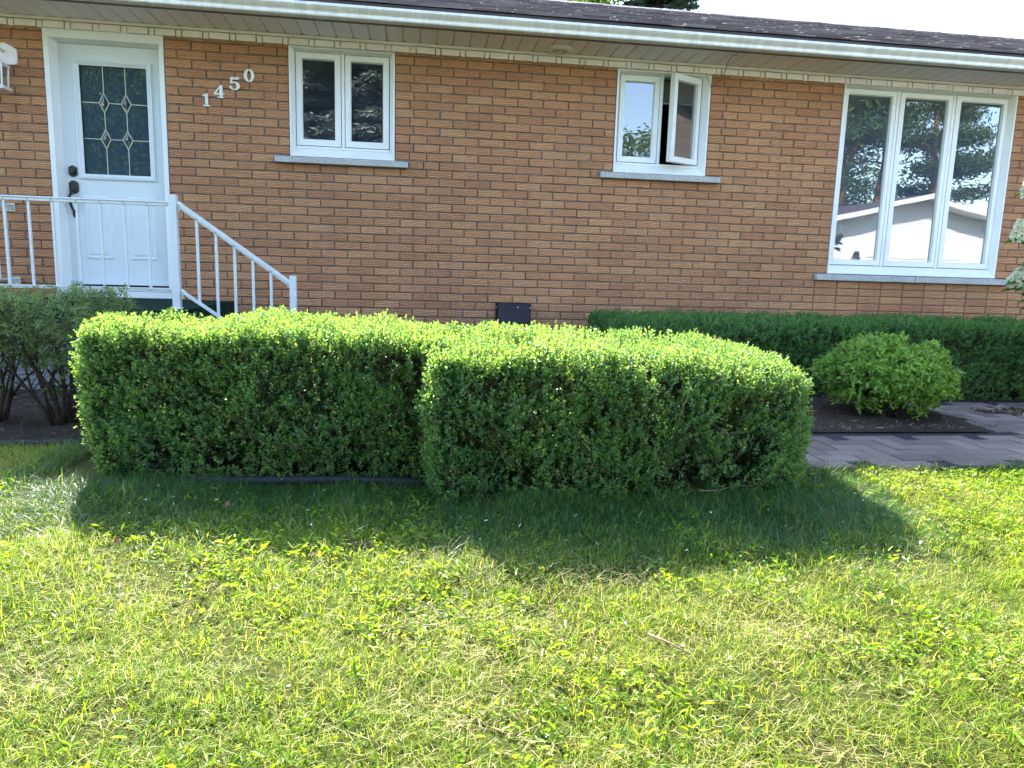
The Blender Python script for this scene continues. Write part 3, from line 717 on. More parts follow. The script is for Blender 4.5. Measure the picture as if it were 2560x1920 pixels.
for z in (-1.39,-1.975):
    mb = MB(); mb.box(RX-.032,RX+.030,-.0132,-.002,z-.035,z+.030); mb.build('bracket', M['rail_old'], sd, bevel=.002)
    for dx in (-.018,.018):
        mb = MB(); mb.lathe([(.004,0),(.003,.003)],(RX+dx,-.0133,z-.02),'y',8); mb.build('screw', M['screw'], sd)

# ------------------------------------------------------------------ vegetation
def leaf_arrays(P, D, Nn, L, Wd, fold=.25, droop=.1):
    n = len(P); D = norm(D); s = norm(np.cross(D,Nn)); nn = np.cross(s,D)
    L = L[:,None]; Wd = Wd[:,None]
    o = np.empty((n,6,3))
    o[:,0] = P
    o[:,1] = P+D*L*.30-s*Wd*.46+nn*fold*Wd*.5
    o[:,2] = P+D*L*.68-s*Wd*.42+nn*(fold*Wd*.5-droop*L*.3)
    o[:,3] = P+D*L-nn*droop*L
    o[:,4] = P+D*L*.68+s*Wd*.42+nn*(fold*Wd*.5-droop*L*.3)
    o[:,5] = P+D*L*.30+s*Wd*.46+nn*fold*Wd*.5
    b = (np.arange(n)*6)[:,None]
    q = np.concatenate([b+np.array([[0,1,2,3]]),b+np.array([[0,3,4,5]])],0)
    return o.reshape(-1,3), q
def perp(d, r):
    a = r.normal(size=d.shape); return norm(a-d*np.sum(a*d,-1,keepdims=True))
def sprigs(P, D, npair, slen, L, Wd, r, spread=.8, fold=.25, droop=.12, sizevar=.25):
    """twigs with opposite leaf pairs; P tip-side root points, D directions"""
    m = len(P); u = perp(D,r); w = np.cross(D,u); ls = []; lq = []; off = 0
    for k in range(npair):
        t = (k+.5)/npair; c = P+D*(slen*t)[:,None]
        side = u if k % 2 == 0 else w
        for sg in (-1,1):
            d = norm(side*sg*spread+D*(.55+.5*t)+r.normal(size=P.shape)*.22)
            nn = norm(D+r.normal(size=P.shape)*.35)
            sc = 1+r.normal(size=m)*sizevar*.6; sc = np.clip(sc,.5,1.5)*(1-.25*t*t)
            v,q = leaf_arrays(c,d,nn,L*sc,Wd*sc,fold,droop); ls.append(v); lq.append(q+off); off += len(v)
    v,q = leaf_arrays(P+D*(slen*.95)[:,None],norm(D+r.normal(size=P.shape)*.2),u,np.full(m,L*.8),np.full(m,Wd*.75),fold,0); ls.append(v); lq.append(q+off)
    return np.concatenate(ls),np.concatenate(lq)
def stems_mesh(A, B, r0, r1):
    """thin three sided sticks from A to B"""
    n = len(A); t = norm(B-A); u = perp(t,np.random.default_rng(2)); w = np.cross(t,u)
    ang = [0,2.094,4.189]; o = np.empty((n,6,3))
    for k,a in enumerate(ang):
        d = u*math.cos(a)+w*math.sin(a); o[:,k] = A+d*r0; o[:,3+k] = B+d*r1
    b = (np.arange(n)*6)[:,None]
    q = np.concatenate([b+np.array([[k,(k+1)%3,3+(k+1)%3,3+k]]) for k in range(3)],0)
    return o.reshape(-1,3),q
def cat(parts):
    V = []; Q = []; o = 0
    for v,q in parts: V.append(v); Q.append(q+o); o += len(v)
    return np.concatenate(V),np.concatenate(Q)

def hedge(name, label, lo, hi, rad, mat, inner, dens, L, Wd, holes=(), seed=1, lump=.03, group=None, npair=5, tilt=0, taper=0.0, slope=0.0, lean=0.0, side=0.0, corner=0.0, shoulder=0.0):
    """clipped hedge: rounded box of short leafy shoots over a twiggy inside"""
    r = np.random.default_rng(seed); lo = np.array(lo,float); hi = np.array(hi,float); sz = hi-lo
    root = thing(name, label, 'hedge', group=group)
    faces = [('f',sz[0]*sz[2]),('t',sz[0]*sz[1]),('l',sz[1]*sz[2]),('r',sz[1]*sz[2]),('b',sz[0]*sz[2]*.5)]
    pts = []
    for f,a in faces:
        n = int(a*dens); u,v = r.random(n),r.random(n)
        p = np.empty((n,3))
        if f in 'fb': p[:,0] = lo[0]+u*sz[0]; p[:,2] = lo[2]+v*sz[2]; p[:,1] = lo[1] if f == 'f' else hi[1]
        if f == 't': p[:,0] = lo[0]+u*sz[0]; p[:,1] = lo[1]+v*sz[1]; p[:,2] = hi[2]
        if f in 'lr': p[:,1] = lo[1]+u*sz[1]; p[:,2] = lo[2]+v*sz[2]; p[:,0] = lo[0] if f == 'l' else hi[0]
        pts.append(p)
    p = np.concatenate(pts)
    ilo = lo+rad; ihi = hi-rad; ilo[2] = lo[2]+.02
    c = np.clip(p,ilo,ihi); d = p-c
    nrm = norm(d+1e-9*np.sign(p-(lo+hi)/2)); dist = np.linalg.norm(d,axis=1)
    p = c+nrm*rad
    # undercut near the ground, rounded shoulder line, low frequency lumps
    low = np.clip((lo[2]+.20-p[:,2])/.20,0,1)
    p = p-nrm*np.array([1,1,0])*(low*low*.022)[:,None]
    lum = (vnoise(p+seed,4.0)-.5)*2*lump+(vnoise(p+seed+5,11.0)-.5)*lump*1.5+(vnoise(p+seed+9,24.0)-.5)*lump*.9
    p = p+nrm*lum[:,None]
    p[:,1] += tilt*(p[:,0]-lo[0])
    if taper: p[:,2] -= taper*np.clip((p[:,0]-(hi[0]-.9))/.9,0,1)**2*np.clip((p[:,2]-lo[2])/sz[2],0,1)
    hz = np.clip((p[:,2]-lo[2])/sz[2],0,1)
    p[:,0] += side*np.clip((hi[1]-p[:,1])/sz[1],0,1)*np.clip(1-(p[:,0]-lo[0])/.4,0,1)
    p[:,2] -= slope*np.clip(hi[1]-p[:,1],0,9)*hz
    p[:,0] += lean*(1-hz)**2*np.clip(1-(p[:,0]-lo[0])/.5,0,1)
    p[:,2] -= shoulder*np.clip((p[:,0]-(hi[0]-.85))/.85,0,1)*np.clip((hi[1]-p[:,1])/sz[1],0,1)**2*hz
    p[:,1] += corner*np.clip((p[:,0]-(hi[0]-.32))/.32,0,1)**2*np.clip((hi[1]-p[:,1])/sz[1],0,1)
    keep = np.ones(len(p),bool); depth = np.zeros(len(p))
    thin = vnoise(p+seed+20,9.0)
    keep &= r.random(len(p)) < np.clip(.40+1.7*(thin-.27),.14,1)
    for hx,hy,hz_,hr in holes:
        dd = np.linalg.norm((p-np.array([hx,hy,hz_]))*np.array([1,.6,1.15]),axis=1)
        keep &= (dd > hr) | (r.random(len(p)) < .10)
    p = p[keep]; nrm = nrm[keep]
    m = len(p)
    dirs = norm(nrm*.85+np.array([0,0,.75])+r.normal(size=(m,3))*.36)
    sl = r.uniform(.05,.085,m); sl *= np.where(r.random(m) < .07,r.uniform(1.5,2.3,m),1)
    root_p = p-dirs*(sl*.75)[:,None]-nrm*(r.random(m)**2*.05)[:,None]
    parts = [sprigs(root_p,dirs,npair,sl,L,Wd,r)]
    v,q = cat(parts)
    np_mesh('foliage', v, q, mats=[mat], parent=root)
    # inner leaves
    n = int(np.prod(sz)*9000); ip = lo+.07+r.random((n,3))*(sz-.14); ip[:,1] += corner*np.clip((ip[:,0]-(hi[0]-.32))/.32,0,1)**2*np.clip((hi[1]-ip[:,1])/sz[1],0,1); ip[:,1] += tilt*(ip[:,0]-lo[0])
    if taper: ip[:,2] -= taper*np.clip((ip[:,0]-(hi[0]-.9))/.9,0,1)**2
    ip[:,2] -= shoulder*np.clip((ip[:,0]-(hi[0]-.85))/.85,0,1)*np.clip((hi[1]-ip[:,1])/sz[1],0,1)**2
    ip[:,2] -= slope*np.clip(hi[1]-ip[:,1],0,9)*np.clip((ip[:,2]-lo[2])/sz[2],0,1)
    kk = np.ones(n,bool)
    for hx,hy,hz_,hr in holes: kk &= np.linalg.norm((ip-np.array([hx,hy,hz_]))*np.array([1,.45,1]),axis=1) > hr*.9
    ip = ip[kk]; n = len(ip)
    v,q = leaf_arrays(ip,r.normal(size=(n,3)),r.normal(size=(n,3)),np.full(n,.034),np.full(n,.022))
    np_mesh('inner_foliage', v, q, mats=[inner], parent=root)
    # branches: from the ground line up and out, plus the shoots' own stems
    nb = int(sz[0]*70); bx_ = lo[0]+.1+r.random(nb)*(sz[0]-.2); by = lo[1]+.16+r.random(nb)*(sz[1]-.32)
    A = np.stack([bx_,by+tilt*(bx_-lo[0]),np.full(nb,lo[2]-.02)],1)
    dv = norm(np.stack([r.normal(size=nb)*.5,r.normal(size=nb)*.5,np.full(nb,1.)],1))
    B = A+dv*(sz[2]*.5); 
    B2 = B+norm(dv+r.normal(size=(nb,3))*.5)*(sz[2]*.33)
    sv_ = cat([stems_mesh(A,B,.006,.004),stems_mesh(B,B2,.004,.002),stems_mesh(p-dirs*.12-nrm*.03,root_p+dirs*(sl*.55)[:,None],.0016,.0009)])
    np_mesh('branches', sv_[0], sv_[1], mats=[M['bark']], parent=root)
    return root
H2HOLES = [(2.97,-3.68,-2.27,.07),(3.13,-3.66,-2.36,.085),(3.04,-3.66,-2.34,.06),(2.15,-3.68,-2.19,.045),(2.80,-3.66,-2.19,.05),(3.06,-3.66,-2.52,.06),(2.74,-3.66,-2.40,.035),(3.02,-3.66,-2.62,.09),(2.04,-3.67,-2.17,.03),(2.36,-3.68,-2.38,.035),(2.6,-3.68,-2.56,.03),(2.23,-3.68,-2.47,.03),(3.29,-3.62,-2.44,.05)]
H1HOLES = [(.90,-3.42,-2.24,.03),(1.05,-3.43,-2.27,.03),(1.55,-3.45,-2.36,.035),(.75,-3.40,-2.28,.028),(1.3,-3.45,-2.42,.028),(1.72,-3.46,-2.25,.03),(1.1,-3.44,-2.52,.03),(.66,-3.40,-2.22,.03),(1.45,-3.45,-2.58,.04),(1.75,-3.46,-2.55,.035)]
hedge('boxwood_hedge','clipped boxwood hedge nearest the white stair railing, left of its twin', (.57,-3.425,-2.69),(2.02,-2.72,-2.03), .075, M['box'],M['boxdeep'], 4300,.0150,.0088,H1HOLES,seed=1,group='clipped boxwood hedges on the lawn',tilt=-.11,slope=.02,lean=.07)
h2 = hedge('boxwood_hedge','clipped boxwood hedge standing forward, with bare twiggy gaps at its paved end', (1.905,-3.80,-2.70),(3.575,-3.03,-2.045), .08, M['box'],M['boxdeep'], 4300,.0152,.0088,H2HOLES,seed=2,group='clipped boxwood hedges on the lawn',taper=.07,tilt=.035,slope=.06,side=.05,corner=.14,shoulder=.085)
# bare branches in the worn end of the front hedge
mb = MB(); r = np.random.default_rng(8)
for a,b_,c,r0 in (((2.86,-3.60,-2.46),(3.10,-3.66,-2.35),(3.34,-3.60,-2.16),.0065),((2.98,-3.60,-2.44),(3.17,-3.65,-2.31),(3.30,-3.58,-2.14),.0055),((3.00,-3.64,-2.42),(3.2,-3.67,-2.37),(3.38,-3.62,-2.30),.005),((2.72,-3.58,-2.40),(2.84,-3.66,-2.28),(2.93,-3.64,-2.17),.004),((3.30,-3.58,-2.55),(3.42,-3.60,-2.42),(3.43,-3.56,-2.22),.006),((2.85,-3.55,-2.62),(3.0,-3.62,-2.5),(3.12,-3.60,-2.42),.005),((2.98,-3.60,-2.26),(3.06,-3.64,-2.22),(3.15,-3.62,-2.19),.003)):
    mb.tube([a,b_,c],[r0,r0*.85,r0*.5],7)
    for k in range(4):
        t = r.random(); p0 = np.array(a)*(1-t)+np.array(c)*t+np.array([0,-.02,0]); d = r.normal(size=3)*.05+np.array([.03,-.01,.05])
        mb.tube([tuple(p0),tuple(p0+d),tuple(p0+d*1.8+r.normal(size=3)*.01)],[.002,.0016,.001],5)
_o = mb.V; mb.V = [v_+np.array([-.14,-.02,-.085]) for v_ in _o]
mb.build('bare_branches', M['twig'], h2, smooth=True)
hedge('yew_hedge','long low dark green hedge clipped against the brick under the big window', (3.31,-1.58,-2.665),(10.4,-.55,-2.085), .09, M['boxback'],M['boxback'], 1500,.022,.011,(),seed=3,lump=.02)

# round broad-leaved shrub by the path
root = thing('round_shrub','rounded bright green broad leaved shrub beside the paved path','shrub')
r = np.random.default_rng(21); n = 1650
d = norm(r.normal(size=(n,3))); d = d[(d[:,2] > -.80) & ((d[:,2] > -.35) | (r.random(n) < .55))]; n = len(d)
c0 = np.array([4.895,-2.22,-2.375]); rad = np.array([.385,.36,.235])
lum = 1+(vnoise(d*1.0+4,2.2)-.5)*.34+(vnoise(d*1.0+9,5)-.5)*.22; base = c0+d*rad*lum[:,None]*(1-r.random(n)[:,None]**2*.42)
base = base[(base[:,2] > -2.63)]; n = len(base); d = norm(base-c0)
dirs = norm(d*1.0+np.array([0,0,-.12])+r.normal(size=(n,3))*.45)
v,q = sprigs(base-dirs*.05,dirs,3,np.full(n,.078),.037,.0175,r,.7,.3,.45)
np_mesh('foliage', v, q, mats=[M['round']], parent=root)
nb = 60; A = np.stack([4.93+r.normal(size=nb)*.06,-2.24+r.normal(size=nb)*.05,np.full(nb,-2.66)],1)
tg = c0+norm(r.normal(size=(nb,3))+np.array([0,0,.3]))*rad*.8; md = (A+tg)/2+np.array([0,0,-.02])+r.normal(size=(nb,3))*.03
nt_ = 700; ii = r.integers(0,n,nt_)
sv_ = cat([stems_mesh(A,md,.007,.005),stems_mesh(md,tg,.005,.003),stems_mesh(c0+(base[ii]-c0)*.45,base[ii],.002,.0015)])
np_mesh('branches', sv_[0], sv_[1], mats=[M['bark']], parent=root)

# two leggy shrubs at the left edge
def leggy(label, cx, cy, rx, ztop_, zlow, seed, nst, nsp):
    root = thing('feathery_shrub', label, 'shrub', group='leggy shrubs in front of the stoop'); r = np.random.default_rng(seed)
    mb = MB(); tips = []
    for k in range(nst):
        a = r.random()*6.28; p = np.array([cx+.05*math.cos(a),cy+.05*math.sin(a),G0]); pts = [p]; L = r.uniform(.5,.68); dr = np.array([math.cos(a)*.35,math.sin(a)*.25,1.0])
        for s_ in range(5):
            dr = norm(dr+r.normal(size=3)*.16+np.array([0,0,.04])); p = p+dr*L/5; pts.append(p)
        rr = r.uniform(.006,.015); mb.tube([tuple(x) for x in pts],[rr,rr*.9,rr*.75,rr*.6,rr*.4,rr*.25],6)
        for _ in range(3):
            p0 = pts[r.integers(2,5)]; e = p0+norm(np.array([r.normal(),r.normal()*.7,.9]))*r.uniform(.08,.2); mb.tube([tuple(p0),tuple((p0+e)/2+r.normal(size=3)*.01),tuple(e)],[rr*.4,rr*.3,.0015],5); tips.append(e)
        for _ in range(2):
            p0 = pts[r.integers(1,4)]; e = p0+norm(np.array([r.normal(),r.normal()*.7,.25]))*r.uniform(.05,.13); mb.tube([tuple(p0),tuple(e)],[.0025,.001],5)
        tips.append(pts[-1])
    mb.build('stems', M['bark'], root, smooth=True)
    tips = np.array(tips); n = nsp
    cc = np.stack([cx+r.uniform(-1,1,n)*rx,cy+r.uniform(-1,1,n)*.26,zlow+(ztop_-zlow)*r.random(n)**.8],1)
    top = ztop_-.10*np.abs((cc[:,0]-cx)/rx)**2+(vnoise(cc*np.array([1,1,0])+seed,7)-.5)*.14
    cc = cc[(cc[:,2] < top) & (vnoise(cc+seed,8) > .42)]; n = len(cc)
    # a few low tufts on the bare stems
    lo_ = np.stack([cx+r.normal(size=40)*.09,cy+r.normal(size=40)*.06,r.uniform(-2.5,zlow,40)],1)[:26]; cc = np.concatenate([cc,lo_]); n = len(cc)
    d = norm(r.normal(size=(n,3))*np.array([1,1,.45])+np.array([0,-.15,.45]))
    v,q = sprigs(cc,d,6,np.full(n,.075),.030,.0072,r,.9,.1,.2)
    np_mesh('foliage', v, q, mats=[M['yew']], parent=root)
    sv_ = stems_mesh(cc-d*.03,cc+d*.065,.0014,.0008); np_mesh('fine_twigs', sv_[0], sv_[1], mats=[M['bark']], parent=root)
leggy('leggy feathery shrub with bare dark stems, cut by the left edge', -.30,-2.36,.30,-1.99,-2.33,31,14,820)
leggy('leggy feathery shrub with bare dark stems beside the first hedge', .10,-2.46,.30,-1.955,-2.32,32,16,900)

# hydrangea at the right edge
hy = thing('hydrangea','hydrangea with creamy white flower heads at the right edge','shrub')
r = np.random.default_rng(41); mb = MB(); heads = [(6.05,-1.86,-1.42),(6.01,-1.93,-1.735),(6.105,-1.95,-1.80),(6.045,-1.9,-1.13),(6.45,-2.0,-1.25),(6.7,-1.9,-1.40),(7.1,-1.9,-1.28),(7.35,-1.85,-1.5),(7.2,-2.1,-1.62),(7.55,-1.95,-1.75),(6.35,-2.25,-1.4),(6.8,-2.2,-1.6),(6.3,-1.75,-1.15),(6.5,-2.3,-1.75),(6.9,-2.0,-1.25)]
lp = []; ld = []
for h in heads+[(6.85+r.normal()*.36,-2.05+r.normal()*.15,-1.95+r.random()*.5) for _ in range(26)]:
    b0 = np.array([6.75+r.normal()*.1,-2.08+r.normal()*.05,G0]); h = np.array(h); m1 = b0*.5+h*.5+np.array([0,0,.12])
    mb.tube([tuple(b0),tuple(b0*.75+h*.25+np.array([0,0,.09])),tuple(m1),tuple(h*.85+m1*.15+np.array([0,0,.01])),tuple(h)],[.006,.005,.0045,.0035,.003],6)
    for t in np.linspace(.4,.93,6):
        p = m1*(1-t)+h*t if t > .2 else m1
        for sg in (-1,1): lp.append(p); ld.append(norm(np.array([r.normal(),r.normal(),.1+.3*r.normal()])))
mb.build('stems', M['bark'], hy, smooth=True)
lp = np.array(lp); ld = np.array(ld); v,q = leaf_arrays(lp,ld,np.array([[0,0,1.]])+r.normal(size=lp.shape)*.3,r.uniform(.09,.14,len(lp)),r.uniform(.04,.06,len(lp)),.3,.35)
np_mesh('foliage', v, q, mats=[M['hyd']], parent=hy)
for h in heads:
    n = 260; ax = norm(np.array([r.normal()*.5-.2,r.normal()*.4-.2,.8])); t = r.random(n); dd = perp(np.tile(ax,(n,1)),r); R_ = .055*(1-.55*t)*np.sqrt(r.uniform(.55,1,n))
    p = np.array(h)+ax*((t-.3)*.13)[:,None]+dd*R_[:,None]; od = norm(dd+ax*.4+r.normal(size=(n,3))*.3)
    ps = [leaf_arrays(p,norm(perp(od,r)+od*.35),od,np.full(n,.014),np.full(n,.012),.1,.1) for _ in range(3)]
    v,q = cat(ps); np_mesh('flower_head', v, q, mats=[M['petal']], parent=hy)
# mulch around it
P = np.array(mul2); mb = MB(); cx,cy = P[:,0].mean(),P[:,1].mean()
mb.add([(x,y,G0+.0125) for x,y in mul2],[(0,1,2,3,4)]); struct(mb.build('garden_bed', M['soil']))
def chips(name, n, sampler, mat, L, Wd, lift, seed, kind='stuff', flat=.25):
    r = np.random.default_rng(seed); p = sampler(n,r); n = len(p)
    d = norm(np.stack([r.normal(size=n),r.normal(size=n),r.normal(size=n)*flat],1)); nn = np.array([[0,0,1.]])+r.normal(size=(n,3))*.3
    l = L*r.uniform(.4,1.4,n); w = Wd*r.uniform(.5,1.5,n)
    v,q = leaf_arrays(p+np.array([0,0,lift]),d,nn,l,w,.3,.05); o = np_mesh(name, v, q, mats=[mat]); o['kind'] = kind; return o
def samp_mul2(n,r):
    x = r.uniform(5.6,7.4,n); y = r.uniform(-2.75,-1.85,n); k = np.array([inpoly(a,b,[((X-6.5)*1.06+6.5,(Y_+2.2)*1.08-2.2) for X,Y_ in mul2]) for a,b in zip(x,y)])
    return np.stack([x[k],y[k],np.full(k.sum(),G0+.014)],1)
chips('bark_mulch', 2600, samp_mul2, M['mulch'], .05,.010,.004,51)
def samp_bed(n,r):
    x = r.uniform(-1.2,.4,n); y = r.uniform(-2.86,-1.5,n); k = y > bed_edge(x)+.02
    return np.stack([x[k],y[k],np.full(k.sum(),G0+.02)],1)
chips('bed_litter', 900, samp_bed, M['litter'], .05,.004,.012,52)
def samp_bed2(n,r):
    x = r.uniform(3.6,5.36,n); y = -2.63-np.abs(r.normal(0,.03,n)); k = r.random(n) < .75; y = np.where(k,r.uniform(-2.66,-1.7,n),y); return np.stack([x,y,np.full(n,G0+.038)],1)
chips('bed_litter', 900, samp_bed2, M['litter'], .035,.006,.006,53)
# black edging tube
mb = MB(); xs_ = np.concatenate([np.linspace(-4.3,.2,12),np.linspace(.3,.85,8),np.linspace(1.0,2.3,8)])
mb.tube([(x,float(bed_edge(x))-.015,float(gz(-3.2))+.012+.006*math.sin(x*5)) for x in xs_],.0195,10)
tag(mb.build('bed_edging', M['hose'], smooth=True),'black plastic lawn edging tube curving in front of the left hedge','edging')

# ------------------------------------------------------------------ lawn grass
cam_loc = np.array([1.88741,-6.40067,-1.78877])
cR = np.array([.98970,-.13969,.02910]); cU = np.zeros(3)
YAW,PIT,ROL = .140698618,-.155152739,.0291074212
def cam_axes():
    cy,sy,cp,sp,cr,sr_ = math.cos(YAW),math.sin(YAW),math.cos(PIT),math.sin(PIT),math.cos(ROL),math.sin(ROL)
    F = np.array([sy*cp,cy*cp,sp]); R0 = np.array([cy,-sy,0]); U0 = np.cross(R0,F)
    return cr*R0+sr_*U0,-sr_*R0+cr*U0,F
cR,cU,cF = cam_axes()
def grass_ok(x,y):
    bed = y > bed_edge(x)-.03
    right = (x > 3.25)
    ok = np.where(right, y < -3.375, ~bed)
    under2 = (x > 2.02) & (x < 3.5) & (y > -3.66); under1 = (x > .45) & (x < 2.05) & (y > -3.40)
    return ok & ~under2 & ~under1
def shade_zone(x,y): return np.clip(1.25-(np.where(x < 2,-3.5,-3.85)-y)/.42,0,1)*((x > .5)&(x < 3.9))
def scatter(dens_in, dens_out, r, x0=-2.2, x1=7.2, y0=-6.3, y1=-2.8):
    """more blades where the lawn is looked at from close by, a thinner cover further to the sides"""
    n = int((x1-x0)*(y1-y0)*dens_in); x = r.uniform(x0,x1,n); y = r.uniform(y0,y1,n)
    d = np.stack([x,y,gz(y)],1)-cam_loc; f = d@cF; inside = (f > .4) & (np.abs(d@cR) < f*.80+.15) & (-(d@cU) < f*.66)
    k = grass_ok(x,y) & (inside | (r.random(n) < dens_out/dens_in)); return x[k],y[k]
def blades(x, y, r, hgt, wid, lean, curl, segs=3):
    n = len(x); a = r.random(n)*6.283; z = lawn_h(x,y)-.004
    dirv = np.stack([np.cos(a),np.sin(a)],1); b = r.random(n)*6.283
    side = np.stack([-dirv[:,1],dirv[:,0],np.zeros(n)],1)*np.cos(b*.15)[:,None]
    base = np.stack([x,y,z],1); V = np.empty((n,7,3)); ang = lean*np.ones(n); p = base.copy()
    d3 = lambda an: np.stack([dirv[:,0]*np.sin(an),dirv[:,1]*np.sin(an),np.cos(an)],1)
    for s_ in range(3):
        w = wid*(1.0,.9,.62)[s_]; V[:,2*s_] = p-side*w[:,None]/2; V[:,2*s_+1] = p+side*w[:,None]/2
        p = p+d3(ang)*(hgt/3)[:,None]; ang = ang+curl
    V[:,6] = p
    low = z[:,None]+.002; V[:,:,2] = np.maximum(V[:,:,2],low)
    b0 = (np.arange(n)*7)[:,None]
    q = np.concatenate([b0+np.array([[0,1,3,2]]),b0+np.array([[2,3,5,4]])],0); t = b0+np.array([[4,5,6]])
    return V.reshape(-1,3),q,t
r = np.random.default_rng(61)
VV=[];QQ=[];TT=[];MQ=[];MT=[];off=0
def push(v,q,t,mi):
    global off
    VV.append(v);QQ.append(q+off);MQ.append(np.full(len(q),mi))
    if t is not None: TT.append(t+off);MT.append(np.full(len(t),mi))
    off += len(v)
def P3(x,y): return np.stack([x,y,np.zeros_like(x)],1)
# thatch of dry clippings lying flat
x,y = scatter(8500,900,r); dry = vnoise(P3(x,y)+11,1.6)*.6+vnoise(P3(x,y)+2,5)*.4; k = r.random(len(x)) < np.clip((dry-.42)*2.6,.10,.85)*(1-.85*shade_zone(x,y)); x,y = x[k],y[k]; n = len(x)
v,q,t = blades(x,y,r,r.uniform(.018,.058,n),r.uniform(.0007,.0014,n),r.uniform(1.0,1.5,n),r.uniform(-.05,.25,n)); v[:,2] += np.repeat(r.uniform(.006,.042,n),7); push(v,q,t,1)
# main sward
x,y = scatter(30000,3600,r); tuft = vnoise(P3(x,y)+5,4.5)*.55+vnoise(P3(x,y)+9,11)*.45; k = r.random(len(x)) < np.clip((tuft-.16)*2.2,.35,1); x,y,tuft = x[k],y[k],tuft[k]; n = len(x)
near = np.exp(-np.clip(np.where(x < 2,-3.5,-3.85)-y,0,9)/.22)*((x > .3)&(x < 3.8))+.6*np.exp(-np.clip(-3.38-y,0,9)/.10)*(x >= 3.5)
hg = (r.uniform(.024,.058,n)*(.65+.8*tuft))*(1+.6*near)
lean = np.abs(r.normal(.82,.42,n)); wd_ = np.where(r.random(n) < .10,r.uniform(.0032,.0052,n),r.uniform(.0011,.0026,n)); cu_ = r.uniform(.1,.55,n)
cool = r.random(n) < np.maximum(np.clip(near*1.6,0,.9),shade_zone(x,y)*.9)  # blades in the shadowed strips get the shade-darkened colour
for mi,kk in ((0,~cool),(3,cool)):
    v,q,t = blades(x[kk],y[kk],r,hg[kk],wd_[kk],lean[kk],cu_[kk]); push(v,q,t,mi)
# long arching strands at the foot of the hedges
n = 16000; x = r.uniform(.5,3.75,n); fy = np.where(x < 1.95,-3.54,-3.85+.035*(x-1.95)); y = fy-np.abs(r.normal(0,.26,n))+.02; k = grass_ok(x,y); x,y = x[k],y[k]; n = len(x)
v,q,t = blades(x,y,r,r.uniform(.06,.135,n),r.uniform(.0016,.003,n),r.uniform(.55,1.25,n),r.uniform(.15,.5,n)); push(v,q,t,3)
# broad-leaved weeds in rosettes
x,y = scatter(1000,110,r); wd = vnoise(P3(x,y)+21,2.1)*.5+vnoise(P3(x,y)+33,6)*.5; k = (r.random(len(x)) < np.clip((wd-.36)*2.4,.06,.9)*(1-.8*shade_zone(x,y))) & (y < -3.42); x,y = x[k],y[k]
nl = 6; X_ = np.repeat(x,nl); Y_ = np.repeat(y,nl); n = len(X_); a = r.random(n)*6.283; el = r.uniform(-.1,1.25,n)
d = np.stack([np.cos(a)*np.cos(el),np.sin(a)*np.cos(el),np.sin(el)],1); p = np.stack([X_+r.normal(size=n)*.016,Y_+r.normal(size=n)*.016,lawn_h(X_,Y_)+r.uniform(.006,.032,n)],1)
sc = np.repeat(r.uniform(.6,1.35,len(x)),nl)
v,q = leaf_arrays(p,d,np.array([[0,0,1.]])+r.normal(size=(n,3))*.35,.019*sc*r.uniform(.6,1.5,n),.0062*sc*r.uniform(.6,1.5,n),.4,.35); push(v,q,None,2)
np_mesh('grass', np.concatenate(VV), np.concatenate(QQ), np.concatenate(TT), [M['grass'],M['straw'],M['weed'],M['shadegrass']], np.concatenate(MQ), np.concatenate(MT))['kind'] = 'stuff'
# small pale fallen leaves and two named bits
def samp_lawn(n,r):
    x = r.uniform(0,5.5,n); y = r.uniform(-5.6,-3.5,n); k = grass_ok(x,y); return np.stack([x[k],y[k],lawn_h(x[k],y[k])+.035],1)
chips('leaf_litter', 170, samp_lawn, M['paleleaf'], .014,.007,.0,71,flat=.5)
for (lx,ly),lab in (((1.219,-3.78),'small reddish fallen leaf on shaded grass by the left hedge'),((.975,-4.13),'small rust coloured fallen leaf at the sunlit lawn edge')):
    v,q = leaf_arrays(np.array([[lx,ly,float(lawn_h(lx,ly))+.03],[lx+.01,ly+.005,float(lawn_h(lx,ly))+.032]]),np.array([[.5,-.3,.8],[-.3,-.4,.7]]),np.array([[0,-1,.5],[0.3,-1,.4]]),np.array([.026,.022]),np.array([.015,.012]),.4,.3)
    tag(np_mesh('fallen_leaf', v, q, mats=[M['redleaf']]), lab, 'leaf')
for pts,lab in ((((2.49,-4.76),(2.53,-4.81),(2.56,-4.865)),'short dry stick lying on the sunny lawn'),(((3.03,-3.77),(3.12,-3.75),(3.20,-3.70),(3.28,-3.695)),'thin pale twig lying in the shade of the front hedge')):
    mb = MB(); mb.tube([(a,b_,float(lawn_h(a,b_))+.04) for a,b_ in pts],[.0028]+[.0024]*(len(pts)-2)+[.002],6); tag(mb.build('twig', M['twig'], smooth=True), lab, 'twig')

